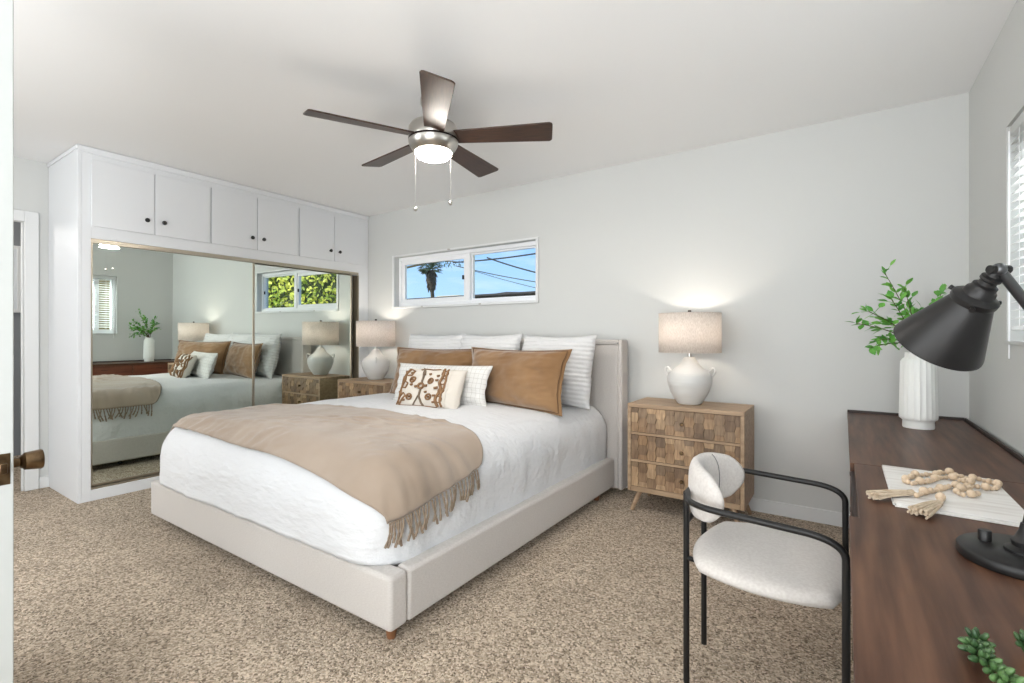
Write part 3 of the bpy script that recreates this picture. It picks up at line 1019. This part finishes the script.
# ------------------------------------------------------------------ table lamps
def table_lamp():
    root = thing('table_lamp', 'white pot lamp with drum shade on the nightstand beside the armchair', 'lamp', (-.825, 3.262, NH + .001), R(14), 'white ceramic bedside lamps')
    prof = [(.001, 0), (.072, 0), (.078, .004), (.1, .035), (.125, .075), (.142, .12), (.147, .15), (.143, .182), (.132, .2), (.112, .216), (.09, .232), (.068, .252), (.052, .272), (.04, .292), (.03, .302), (.0001, .303)]
    dense = []
    for i in range(len(prof) - 1):
        for k in range(4):
            t_ = k / 4
            r = prof[i][0] + (prof[i + 1][0] - prof[i][0]) * t_
            z = prof[i][1] + (prof[i + 1][1] - prof[i][1]) * t_
            if .09 < z < .2:
                r += .0012 * math.sin(z * 2 * PI / .0125)
            dense.append((r * .94, z))
    dense.append(prof[-1])
    p = MB().lathe(dense, n=48)
    po = p.build('pot', CERAMIC, root)
    for sx in (-1, 1):
        h_ = MB()
        h_.tube([(sx * .128, 0, .165), (sx * .142, 0, .19), (sx * .149, 0, .212), (sx * .146, 0, .229), (sx * .136, 0, .233), (sx * .122, 0, .222), (sx * .108, 0, .205)], .0075, 10)
        h_.build('handle', CERAMIC, po)
    MB().lathe([(.012, .303), (.012, .328), (.016, .328), (.016, .345), (.0001, .346)], n=16).build('socket', NICKEL, root)
    s_ = MB()
    zz0, zz1, rr = .335, .583, .19
    s_.lathe([(rr, zz0), (rr, zz1)], n=56)
    s_.f = s_.f[:56]; s_.mi = s_.mi[:56]; s_.sm = s_.sm[:56]
    so = s_.build('lamp_shade', SHADE, root, solid=.003)
    for z in (zz0, zz1):
        MB().tube([(rr * math.cos(2 * PI * k / 56), rr * math.sin(2 * PI * k / 56), z) for k in range(56)], .0035, 6, False, 0, True).build('shade_trim', SHADE, so)
    sp = MB()
    for k in range(3):
        a = 2 * PI * k / 3
        sp.tube([(0, 0, zz1 - .02), (rr * math.cos(a), rr * math.sin(a), zz1 - .004)], .0018, 6)
    sp.tube([(0, 0, .33), (.05, 0, .38), (.052, 0, .5), (0, 0, zz1 - .02)], .0018, 6)
    sp.build('harp', NICKEL, root)
    MB().lathe([(.004, zz1 - .02), (.005, zz1 + .006), (.011, zz1 + .01), (.011, zz1 + .022), (.0001, zz1 + .024)], n=12).build('finial', DARKBRONZE, root)
    MB().sphere((0, 0, .43), .03, 14).build('bulb', BULB, root)
    return root
lamp = table_lamp()
lamp2 = copy_tree(lamp)
lamp2.location = (-3.893, 3.29, NH + .001)
lamp2.rotation_euler = (0, 0, R(-38))
lamp2['label'] = 'white pot lamp with drum shade on the nightstand next to the mirrored doors'
for l_ in (lamp, lamp2):
    light('bulb_glow', 'POINT', (l_.location.x, l_.location.y, l_.location.z + .47), (0, 0, 0), 4.2, (1, .91, .81), shadow_soft_size=.03)

# ------------------------------------------------------------------ ceiling fan
FX, FYc = -1.862, 1.972
fan = thing('ceiling_fan', 'five blade ceiling fan with dark wood blades and lit nickel hub', 'ceiling fan', (FX, FYc, ZC))
MB().lathe([(.0001, -.001), (.07, -.001), (.07, -.03), (.055, -.06), (.03, -.075), (.03, -.135), (.0001, -.135)], n=32).build('canopy', NICKEL, fan)
MB().lathe([(.03, -.128), (.09, -.132), (.122, -.145), (.134, -.165), (.137, -.215), (.135, -.222), (.0001, -.222)], n=48).build('motor_housing', NICKEL, fan)
MB().lathe([(.0001, -.2225), (.133, -.2225), (.136, -.2245), (.136, -.2315), (.133, -.2335), (.0001, -.2335)], n=48).build('hub_ring', DARKBRONZE, fan)
MB().lathe([(.0001, -.234), (.136, -.234), (.134, -.25), (.122, -.272), (.108, -.288), (.102, -.293), (.0001, -.293)], n=48).build('light_kit', NICKEL, fan)
MB().lathe([(.0001, -.2935), (.1, -.2935), (.098, -.305), (.085, -.319), (.06, -.330), (.03, -.335), (.0001, -.336)], n=40).build('light_globe', GLOBE, fan)
for k in range(5):
    ang = .46935 + k * 2 * PI / 5
    bm_ = MB()
    n_ = 14
    out = []
    for i in range(n_ + 1):
        t_ = i / n_
        x = .125 + t_ * .53
        hw_ = .054 + .024 * t_
        out.append((x, -hw_))
    out2 = [(p[0], -p[1]) for p in out[::-1]]
    # rounded tip corners
    ring = out[:-1] + [(.64, -.077), (.652, -.070), (.656, -.06), (.648, .06), (.643, .07), (.632, .077)] + out2[1:]
    bm_.poly(ring, -.004, .004, 'z')
    bo = bm_.build('blade', BLADE, fan, bevel=.002, loc=(0, 0, -.212), rot=(R(-13), 0, ang))
    bo.rotation_mode = 'XYZ'
    ir = MB()
    ir.box(.10, .175, -.018, .018, .0042, .008)
    ir.build('blade_iron', DARKBRONZE, bo, bevel=.002)
for (cx, cy, zend) in ((-1.945, 1.918, 1.838), (-1.786, 2.027, 1.871)):
    dx, dy = cx - FX, cy - FYc
    ch = MB().tube([(dx, dy, -.29), (dx, dy, zend - ZC + .012)], .0006, 6).build('pull_chain', NICKEL, fan)
    MB().sphere((dx, dy, zend - ZC), .012, 14).build('chain_ball', NICKEL, ch)
light('fan_glow', 'AREA', (FX, FYc, ZC - .345), (0, 0, 0), 5, (1, .97, .93), shape='DISK', size=.18)

# ------------------------------------------------------------------ dresser and desk along the window wall
TZ = .69
dx0, dx1 = .02, .53
ds = thing('dresser', 'long walnut dresser against the corner holding the white vase', 'dresser', (dx0, 2.115, 0))
L_ = 3.498 - 2.115
c = MB()
c.box(0, .51, 0, L_, TZ - .03, TZ)
c.box(.015, .51, .01, .03, .08, TZ - .031).box(.015, .51, L_ - .03, L_ - .01, .08, TZ - .031)
c.box(.49, .51, .03, L_ - .03, .08, TZ - .031).box(.015, .49, .03, L_ - .03, .08, .1)
c.build('carcass', WALNUT, ds, bevel=.002)
c = MB()
c.box(.512, .522, 0, L_ - .0, TZ - .02, TZ + .014).box(0, .512, L_ + .0005, L_ + .0105, TZ - .02, TZ + .014)
c.build('back_lip', DARKWOOD, ds, bevel=.002)
for i in range(3):
    z0 = .105 + i * .188
    for ya in (.035, L_ / 2 + .005):
        d_ = MB().box(.012, .028, ya, ya + L_ / 2 - .04, z0, z0 + .178).build('drawer', REDWOOD, ds, bevel=.003)
        ym = ya + (L_ / 2 - .04) / 2
        hh = MB().tube(rpath([(.0125, ym - .04, z0 + .12), (.0105, ym - .03, z0 + .12), (.0105, ym + .03, z0 + .12), (.0125, ym + .04, z0 + .12)], .004), .003, 8)
        hh.build('handle', DARKBRONZE, d_)
for yy in (.04, L_ - .08):
    for xx in (.03, .45):
        MB().box(xx, xx + .04, yy, yy + .04, 0, .0795).build('leg', DARKWOOD, ds, bevel=.003)
dk = thing('desk', 'walnut desk with the black lamp and bead garland on top', 'desk', (dx0 - .008, .30, 0))
L2 = 2.1135 - .30
ns_ = 1.493 - .30                         # notch in front edge
c = MB()
c.poly([(0, 0), (.51, 0), (.51, L2), (.020, L2), (.020, ns_), (0, ns_)], TZ - .028, TZ)
c.build('top', WALNUT, dk, bevel=.002)
c = MB()
c.box(.512, .522, 0, L2, TZ - .02, TZ + .014)
c.build('back_lip', DARKWOOD, dk, bevel=.002)
MB().box(.010, .5, ns_ + .01, L2 - .002, TZ - .13, TZ - .0285).build('drawer_box', DARKWOOD, dk, bevel=.002)
MB().box(.03, .5, .03, ns_, TZ - .10, TZ - .0285).build('apron', DARKWOOD, dk, bevel=.002)
MB().box(.014, .5, L2 - .026, L2 - .002, 0, TZ - .1305).build('leg_panel', DARKWOOD, dk, bevel=.002)
MB().box(.03, .5, .03, .055, 0, TZ - .1005).build('leg_panel', WALNUT, dk, bevel=.002)

# vase with branches ------------------------------------------------------
VX, VY = .305, 3.105
vs = thing('vase', 'tall fluted white vase with leafy branches on the dresser', 'vase', (VX, VY, TZ + .0005))
def flute(a, z):
    return 1 - .05 * abs(math.sin(a * 10)) ** .6 * (1 if z > .042 else 0)
MB().lathe([(r_ * .83, z_) for r_, z_ in [(.0001, 0), (.074, 0), (.076, .006), (.074, .034), (.08, .040), (.090, .046), (.0915, .06), (.089, .16), (.087, .26), (.085, .325), (.074, .338), (.064, .345), (.064, .37), (.056, .37), (.054, .345), (.054, .3), (.0001, .3)]], n=144, flute=flute).build('body', VASE, vs)
rl = random.Random(5)
def leaf_add(m, base, d, L__, wdt, up):
    d = d.normalized()
    s_ = d.cross(up)
    s_ = s_.normalized() if s_.length > 1e-3 else d.orthogonal().normalized()
    n_ = s_.cross(d).normalized()
    b = len(m.v)
    rows = [(0, .0), (.25, .75), (.5, 1.), (.78, .62), (1, 0)]
    for (t_, wv) in rows:
        cpt = base + d * L__ * t_ - n_ * (.10 * L__ * t_ * t_)
        m.v.append(cpt - s_ * wdt * wv * .5 + n_ * .08 * wdt * wv)
        m.v.append(cpt)
        m.v.append(cpt + s_ * wdt * wv * .5 + n_ * .08 * wdt * wv)
    for i in range(4):
        for j in range(2):
            a = b + i * 3 + j
            m.face((a, a + 1, a + 4, a + 3), 0, True)
# branch tips in room space (x, y, z), relative to vase mouth
tips = [(.05, 2.79, 1.20), (.095, 2.80, 1.255), (.165, 2.93, 1.44), (.185, 2.86, 1.31), (.415, 3.22, 1.37), (.41, 3.24, 1.28), (.10, 2.80, 1.085), (.135, 2.84, 1.12),
        (.245, 3.02, 1.37), (.185, 2.92, 1.20), (.33, 3.18, 1.27), (.455, 3.27, 1.2), (.345, 2.9, 1.2)]
for bi, tp in enumerate(tips):
    p0 = Vector((rl.uniform(-.02, .02), rl.uniform(-.02, .02), .31))
    p3 = Vector((tp[0] - VX, tp[1] - VY, tp[2] - TZ))
    p1 = Vector((p0.x, p0.y, .46))
    p2 = p0 * .35 + p3 * .65 + Vector((0, 0, .05))
    pts = []
    for k in range(13):
        t_ = k / 12
        pts.append(p0 * (1 - t_) ** 3 + p1 * 3 * t_ * (1 - t_) ** 2 + p2 * 3 * t_ * t_ * (1 - t_) + p3 * t_ ** 3)
    br = MB().tube(pts, [.0032 - .0018 * k / 12 for k in range(13)], 6).build('branch', STEM, vs)
    lf = MB()
    for k in range(4, 13):
        for q in range(3 if k > 7 else 2):
            t_ = pts[min(k + 1, 12)] - pts[max(k - 1, 0)]
            sd = Vector((rl.uniform(-1, 1), rl.uniform(-1, 1), rl.uniform(-.5, .8)))
            d_ = t_.normalized() * .7 + sd * .9
            lf_base = pts[k].copy()
            if rl.random() < .35:
                stalk = lf_base + d_.normalized() * rl.uniform(.015, .045)
                lf.tube([lf_base, stalk], .0012, 5)
                lf_base = stalk
            leaf_add(lf, lf_base, d_, rl.uniform(.032, .054), rl.uniform(.02, .031), Vector((rl.uniform(-.6, .6), rl.uniform(-.9, .2), 1)))
    lf.build('foliage', LEAF, br)

# book + bead garland -----------------------------------------------------
bk = thing('book', 'flat pale book with washed wood cover under the bead garland', 'book', (.11, 2.091, TZ + .0005))
q = [(0, 0), (.003, -.455), (.268, -.468), (.272, -.02)]
def inset(pts, d):
    cx = sum(p[0] for p in pts) / len(pts); cy = sum(p[1] for p in pts) / len(pts)
    return [(p[0] + (cx - p[0]) * d, p[1] + (cy - p[1]) * d) for p in pts]
MB().poly(q, .0085, .011).poly(q, 0, .0025).box(-.001, .003, -.45, 0, .0026, .0084).build('cover', COVER, bk, bevel=.001)
MB().poly(inset(q, .03), .0026, .0084).build('pages', PAPER, bk)


ga = thing('bead_garland', 'natural wooden bead garland with two jute tassels lying on the book', 'garland', (.22, 1.85, TZ))
run_a = [(.161, 1.709), (.182, 1.751), (.198, 1.777), (.216, 1.805), (.235, 1.834), (.253, 1.875), (.273, 1.882), (.288, 1.896), (.305, 1.908), (.323, 1.915), (.34, 1.905),
         (.362, 1.926), (.372, 1.958), (.365, 1.985), (.352, 2.004), (.337, 2.018), (.316, 2.004), (.301, 2.02), (.288, 2.05), (.272, 2.055), (.253, 2.037), (.243, 1.995), (.231, 2.002),
         (.218, 1.99), (.204, 1.98), (.189, 1.967), (.171, 1.925), (.159, 1.895), (.150, 1.862), (.167, 1.848), (.182, 1.868), (.2, 1.885), (.217, 1.910), (.231, 1.944), (.247, 1.975),
         (.267, 1.99), (.283, 1.980), (.297, 1.962), (.309, 1.935), (.300, 1.890), (.284, 1.858), (.264, 1.838), (.260, 1.815), (.270, 1.795), (.288, 1.800), (.306, 1.828)]
run_b = [(.206, 1.664), (.211, 1.692), (.215, 1.722), (.219, 1.75)]
rb = random.Random(9)
pat = (.0074, .0058, .0064, .0115, .0060, .0085, .0058, .0070, .0108, .0062)
def bead_run(run, z0):
    pts = [Vector((x - .22, y - 1.85, 0)) for x, y in run]
    pos = [0]
    for i in range(1, len(pts)):
        pos.append(pos[-1] + (pts[i] - pts[i - 1]).length)
    def at(d):
        for i in range(1, len(pts)):
            if d <= pos[i]:
                t_ = (d - pos[i - 1]) / (pos[i] - pos[i - 1])
                return pts[i - 1].lerp(pts[i], t_)
        return pts[-1]
    d, k, cord, made = 0, 0, [], []
    while d < pos[-1]:
        r = pat[k % len(pat)]
        d += r
        p = at(d)
        z = z0 + r
        for q in made_all:
            gap = (Vector((p.x, p.y)) - Vector((q[0], q[1]))).length
            if gap < (r + q[3]) * .85 and q[4] != (id(run), k - 1):
                z = max(z, q[2] + math.sqrt(max(0, (r + q[3]) ** 2 - gap * gap)) * .92)
        z = min(z, z0 + .026)
        made_all.append((p.x, p.y, z, r, (id(run), k)))
        cord.append(Vector((p.x, p.y, z)))
        b = MB().sphere((0, 0, 0), r, 14, sc=(1, 1, 1))
        b.build('bead', BEAD, ga, loc=(p.x, p.y, z))
        d += r * 1.06
        k += 1
    MB().tube(cord, .0014, 5).build('cord', JUTE, ga)
    return cord
made_all = []
ca = bead_run(run_a, .0120)
cb = bead_run(run_b, .0120)
def tassel(p0, p1, n, seed):
    rr = random.Random(seed)
    p0, p1 = Vector(p0), Vector(p1)
    d = p1 - p0
    sd = Vector((-d.y, d.x, 0)).normalized()
    m = MB()
    m.tube([p0, p0 + d * .12], [.008, .0085], 10)
    for k in range(n):
        o = rr.uniform(-1, 1)
        zz = rr.uniform(.005, .022)
        l_ = rr.uniform(.9, 1.04)
        q = []
        for j in range(6):
            t_ = j / 5
            q.append(Vector((p0.x, p0.y, 0)) + Vector((d.x, d.y, 0)) * t_ * l_ + sd * o * (.008 + .015 * t_ ** .8) + Vector((0, 0, p0.z * (1 - t_) + zz * t_ + .003 * math.sin(t_ * 3 + k))))
        m.tube(q, [.0016, .002, .002, .0022, .0022, .003], 5)
    m.build('tassel', JUTE, ga)
tassel((.158 - .22, 1.722 - 1.85, .024), (.064 - .22, 1.668 - 1.85, .008), 52, 3)
tassel((.203 - .22, 1.652 - 1.85, .024), (.153 - .22, 1.572 - 1.85, .008), 52, 4)

# desk lamp ---------------------------------------------------------------
LX, LY = .302, 1.375
dl = thing('desk_lamp', 'black metal task lamp with cone shade on the desk', 'lamp', (LX, LY, TZ + .0005))
MB().lathe([(.0001, 0), (.103, 0), (.105, .003), (.105, .018), (.101, .022), (.0001, .023)], n=56).build('base', BLACK, dl)
MB().lathe([(.0001, .0232), (.034, .0232), (.034, .028), (.022, .034), (.024, .044), (.018, .052), (.012, .066), (.0095, .08), (.0001, .081)], n=28).build('post_foot', BLACK, dl)
MB().lathe([(.0001, 0), (.011, 0), (.011, .02), (.0098, .0215), (.0001, .0215)], (-.056, .032, .0232), 20).build('switch_knob', BLACK, dl)
el = Vector((.37 - LX, 1.44 - LY, 1.11 - TZ))
kn = Vector((.2545 - LX, 1.337 - LY, 1.2735 - TZ))
MB().tube([(0, 0, .079), tuple(el)], .0075, 12).build('post', BLACK, dl)
MB().sphere(el, .014, 16).build('elbow_joint', BLACK, dl)
arm = MB().tube([tuple(el + (kn - el) * .05), tuple(kn)], .0095, 14)
arm.sphere(kn, .013, 16)
arm.build('arm', GUNMETAL, dl)
neck = Vector((.222 - LX, 1.376 - LY, 1.214 - TZ))
ax_ = Vector((-.056, .070, -.105))
ax_.normalize()
rotm = Vector((0, 0, 1)).rotation_difference(ax_).to_matrix()
sh = MB()
sh.lathe([(.030, -.002), (.038, 0), (.0395, .004), (.0845, .114), (.0855, .120), (.0835, .120), (.0375, .006), (.020, .002)], neck, 56, 0, rotm)
sh.build('cone_shade', BLACK, dl)
col = MB()
col.lathe([(.0001, .001), (.0400, .001), (.0412, -.003), (.0412, -.011), (.036, -.015), (.028, -.019), (.0265, -.028), (.022, -.032), (.0215, -.040), (.0155, -.043), (.0145, -.051), (.018, -.054), (.018, -.060), (.012, -.063), (.009, -.076), (.0001, -.078)], neck, 40, 0, rotm)
col.build('collar', BLACK, dl)
for k in range(3):
    a = 2 * PI * k / 3 + .9
    p = neck + rotm @ Vector((.0405 * math.cos(a), .0405 * math.sin(a), -.004))
    q = neck + rotm @ Vector((.050 * math.cos(a), .050 * math.sin(a), -.004))
    MB().tube([p, q], [.0042, .0052], 10).build('thumb_screw', BLACK, dl)
top_ = neck + ax_ * -.07
MB().tube([top_, (top_ + kn) / 2 + Vector((0, 0, .004)), kn], .008, 10).build('swivel', BLACK, dl)
kk = MB()
kk.tube([kn + Vector((-.016, -.011, 0)), kn + Vector((.016, .011, 0))], .0085, 14)
kk.build('wing_nut', BLACK, dl)

# succulents --------------------------------------------------------------
def succulent(label, path, r, seed):
    root = thing('succulent', label, 'succulent', (path[0][0], path[0][1], TZ + .0005), 0, 'artificial succulents on the desk')
    rr = random.Random(seed)
    o = Vector((path[0][0], path[0][1], 0))
    pts = [Vector((x, y, .008 + z)) - o for x, y, z in path]
    MB().tube(rpath(pts, .02), .0032, 6).build('stem', STEM, root)
    m = MB()
    fine = rpath(pts, .02, 8)
    seglen = sum((fine[i + 1] - fine[i]).length for i in range(len(fine) - 1))
    step = seglen / max(5, int(seglen / .010))
    d = 0
    tot = 0
    k = 0
    for i in range(len(fine) - 1):
        sgl = (fine[i + 1] - fine[i]).length
        while d <= tot + sgl:
            p = fine[i].lerp(fine[i + 1], (d - tot) / max(sgl, 1e-6))
            t_ = (fine[i + 1] - fine[i]).normalized()
            for q in range(4):
                a = k * 2.4 + q * PI / 2 + rr.uniform(-.3, .3)
                u = t_.orthogonal().normalized()
                w_ = t_.cross(u)
                dr_ = (u * math.cos(a) + w_ * math.sin(a) + t_ * .5).normalized()
                if dr_.z < -.05:
                    dr_.z = abs(dr_.z) * .5
                c_ = p + dr_ * r * .7
                c_.z = max(c_.z, r * .34)
                Mr = Vector((0, 0, 1)).rotation_difference(dr_).to_matrix()
                m.sphere(c_, r * .5, 8, 0, (.5, .6, 1.25), Mr)
            d += step
            k += 1
        tot += sgl
    m.build('fleshy_leaves', SUCC, root)
    return root
succulent('trailing green succulent sprig lying at the front corner of the desk', [(.162, .962, .0), (.156, .938, .014), (.150, .915, .012), (.153, .895, .010), (.163, .875, .008), (.176, .852, .008)], .0165, 1)
succulent('small green succulent tuft farther from the desk edge than the trailing sprig', [(.214, .990, .0), (.2185, .978, .012), (.228, .962, .012)], .0155, 2)

# ------------------------------------------------------------------ armchair
CY = 1.775
ch = thing('armchair', 'pale linen armchair with curved black tube frame at the desk', 'chair', (-.2, CY, 0))
cx = -.2
def L(x, y, z):
    return (x - cx, y, z)
TR = .0096
for s_ in (-1, 1):
    MB().tube([L(-.428, s_ * .122, 0), L(-.428, s_ * .122, .625)], TR, 14).build('leg', BLACK, ch)
    MB().tube([L(.006, s_ * .262, 0), L(.006, s_ * .262, .52)], TR, 14).build('leg', BLACK, ch)
    pts = rpath([L(-.43, s_ * .10, .622), L(-.388, s_ * .258, .632), L(.006, s_ * .262, .614), L(.006, s_ * .262, .515)], .10, 12)
    MB().tube(pts, TR, 14).build('armrest', BLACK, ch)
    MB().tube([L(-.425, s_ * .122, .412), L(-.34, s_ * .15, .418), L(-.15, s_ * .17, .42)], .008, 10).build('seat_rail', BLACK, ch)
MB().tube([L(-.428, -.122, .53), L(-.428, .122, .53)], .009, 12).build('back_crossbar', BLACK, ch)
MB().tube([L(-.43, -.12, .622), L(-.43, .12, .622)], TR, 12).build('back_bar', BLACK, ch)
# seat cushion
def seat_fn(sgn):
    def fn(u, v):
        a, b = u * 2 - 1, v * 2 - 1
        # square to rounded square
        x = a * math.sqrt(1 - b * b * .5 * .72)
        y = b * math.sqrt(1 - a * a * .5 * .72)
        taper = 1 - .10 * (1 - (x + 1) / 2)
        rr = max(abs(a), abs(b))
        h = (1 - rr ** 4) ** .5
        return Vector((x * .224 + .0, y * .276 * taper, .432 + (sgn * (.030 if sgn > 0 else .034) * h)))
    return fn
st = MB()
n_ = 28
for sg in (1, -1):
    st.grid(seat_fn(sg), n_, n_, flip=sg < 0)
n1 = n_ + 1
st.build('seat', CHAIRFAB, ch, loc=(.004, -.012, 0), merge=True)
# curved back pad
PA = 1.1
def pad_fn(sgn):
    def fn(u, v):
        a, b = u * 2 - 1, v * 2 - 1
        x_ = a * math.sqrt(1 - b * b * .5 * .85)
        z_ = b * math.sqrt(1 - a * a * .5 * .85)
        rr = max(abs(a), abs(b))
        th = .026 * (1 - rr ** 3.2) ** .5
        ang = x_ * PA
        rad = .222 - sgn * th
        # arc opens to +x ; centre of curvature toward the sitter
        px = -.42 + .222 - rad * math.cos(ang)
        py = rad * math.sin(ang) * .95
        return Vector((px - cx, py, .628 + z_ * .098))
    return fn
pd = MB()
for sg in (1, -1):
    pd.grid(pad_fn(sg), 40, 20, flip=sg > 0)
po = pd.build('backrest', CHAIRFAB, ch, merge=True)
sm_ = MB()
f1 = pad_fn(1)
sm_.tube([f1(.74, .03 + .94 * k / 20) for k in range(21)], .0022, 6)
sm_.build('seam', GREYLINE, po)

# ------------------------------------------------------------------ outdoors
tag(MB().box(-60, 40, YB + .16, 70, -.3, -.05).build('ground', SOIL), 'dry ground outside the window', 'ground', kind='structure')
hd = thing('hedge', 'tall yellow green hedge outside reflected in the closet mirror', 'hedge', (2.2, 5.6, 0))
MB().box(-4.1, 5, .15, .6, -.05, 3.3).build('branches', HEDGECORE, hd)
m = MB()
rh = random.Random(3)
for k in range(5200):
    x = rh.uniform(-4.15, 3.2)
    z = rh.uniform(.9, 3.4)
    y = rh.uniform(-.12, .16)
    d_ = Vector((rh.uniform(-1, 1), rh.uniform(-1.2, .1), rh.uniform(-.5, 1)))
    leaf_add(m, Vector((x, y, z)), d_, rh.uniform(.07, .12), rh.uniform(.045, .07), Vector((rh.uniform(-.6, .6), -1, rh.uniform(0, .8))))
for k in range(260):
    z = rh.uniform(.9, 3.3)
    d_ = Vector((-1, rh.uniform(-1, .3), rh.uniform(-.5, 1)))
    leaf_add(m, Vector((-4.15, rh.uniform(0, .6), z)), d_, .1, .06, Vector((-1, -.3, .5)))
fo = m.build('foliage', HEDGE, hd)
fo['kind'] = 'stuff'
nb = thing('neighbor_house', 'flat roofed neighbouring house far below the palm', 'house', (-10.5, 12, 0))
MB().box(-8, 1.6, 0, 6, -.05, 2.24).build('wall', STUCCO, nb)
MB().box(-8.2, .7, -.3, 6.2, 2.24, 2.335).build('fascia', FASCIA, nb)
MB().box(-8.25, 3.6, -.34, 6.3, 2.336, 2.385).build('roof', ROOFDARK, nb)
MB().box(-1.15, -.15, .5, 1.4, 2.386, 2.50).build('roof_vent', FASCIA, nb, bevel=.02)
MB().poly([(.75, 2.386), (2.0, 2.47), (3.4, 2.386)], .2, 5, 'y').build('ridge', ROOFDARK, nb)
pt = thing('palm_tree', 'fan palm with shaggy dry skirt seen through the window over the bed', 'palm tree', (-28.3, 30, 0))
MB().tube([(.1, 0, -.05), (.05, 0, 2.5), (-.2, 0, 5.2), (-.25, 0, 6.6)], [.2, .17, .16, .18], 12).build('trunk', PALMBROWN, pt)
m = MB()
rp = random.Random(8)
for k in range(110):
    a = rp.uniform(0, 2 * PI)
    z = rp.uniform(5.5, 6.7)
    r = .25 + .5 * (z - 5.4) * .7
    b = Vector((-.25 + .15 * math.cos(a), .15 * math.sin(a), z))
    leaf_add(m, b, Vector((math.cos(a) * r, math.sin(a) * r, -1.0)), rp.uniform(.6, .95), .25, Vector((math.cos(a), math.sin(a), .3)))
m.build('dry_skirt', PALMBROWN, pt)
m = MB()
for k in range(34):
    a = rp.uniform(0, 2 * PI)
    e_ = rp.uniform(-.35, 1.1)
    d_ = Vector((math.cos(a) * math.cos(e_), math.sin(a) * math.cos(e_), math.sin(e_)))
    tip = Vector((-.25, 0, 6.75)) + d_ * rp.uniform(.45, .7)
    m.tube([(-.25, 0, 6.7), tuple(tip)], .025, 5)
    for j in range(-6, 7):
        f_ = j / 6 * 1.25
        sd = d_.cross(Vector((0, 0, 1))).normalized()
        dd = d_ * math.cos(f_) + sd * math.sin(f_) + Vector((0, 0, -.25))
        leaf_add(m, tip, dd, rp.uniform(.5, .7), .10, Vector((0, 0, 1)))
m.build('fronds', PALMGREEN, pt)
br_ = thing('tree', 'bare leafy branch tips of a tree reaching across the top of the window view', 'tree', (-8.55, 9.5, 0))
m = MB().tube([(-3.2, .5, -.05), (-3.0, .4, 2.0), (-1.7, .2, 3.05), (-.3, .05, 3.12), (.6, 0, 2.99)], [.1, .08, .035, .02, .008], 8)
m.build('trunk', STEM, br_)
m = MB()
for k in range(120):
    t_ = rp.random()
    b = Vector((-.9 + 1.5 * t_ + rp.uniform(-.06, .06), .1 - .1 * t_ + rp.uniform(-.06, .06), 3.12 - .13 * t_ + rp.uniform(-.08, .05)))
    leaf_add(m, b, Vector((rp.uniform(-.3, 1), rp.uniform(-.6, .6), rp.uniform(-1, .3))), rp.uniform(.05, .11), .03, Vector((0, 0, 1)))
m.build('foliage', PALMGREEN, br_)
for lab, a, b in (('thick upper power cable rising to the upper edge of the window view', (-7.843, 9, 2.916), (-4.179, 9, 2.993)),
                  ('power cable sloping down from the thick upper cable', (-6.905, 9.12, 2.965), (-4.179, 9.0, 2.183)),
                  ('middle power cable running from the branch tips to the pane edge', (-7.971, 9.25, 2.871), (-4.179, 9.25, 2.08)),
                  ('lowest thin power cable in the window view', (-7.843, 9.5, 2.826), (-4.179, 9.5, 1.855))):
    a, b = Vector(a), Vector(b)
    pts = []
    for k in range(17):
        t_ = k / 16
        p = a.lerp(b, t_)
        p.z -= .06 * 4 * t_ * (1 - t_)
        pts.append(p)
    th = .017 if 'thick' in lab else (.007 if 'thin' in lab else .011)
    o = MB().tube(pts, th, 6).build('power_cable', CABLE)
    tag(o, lab, 'cable', 'power cables outside')
tag(MB().box(3.2, 3.35, -3, 9, -.05, 2.7).build('garden_wall', OLIVE), 'tan wall outside the side window glimpsed through the blind', 'garden wall')
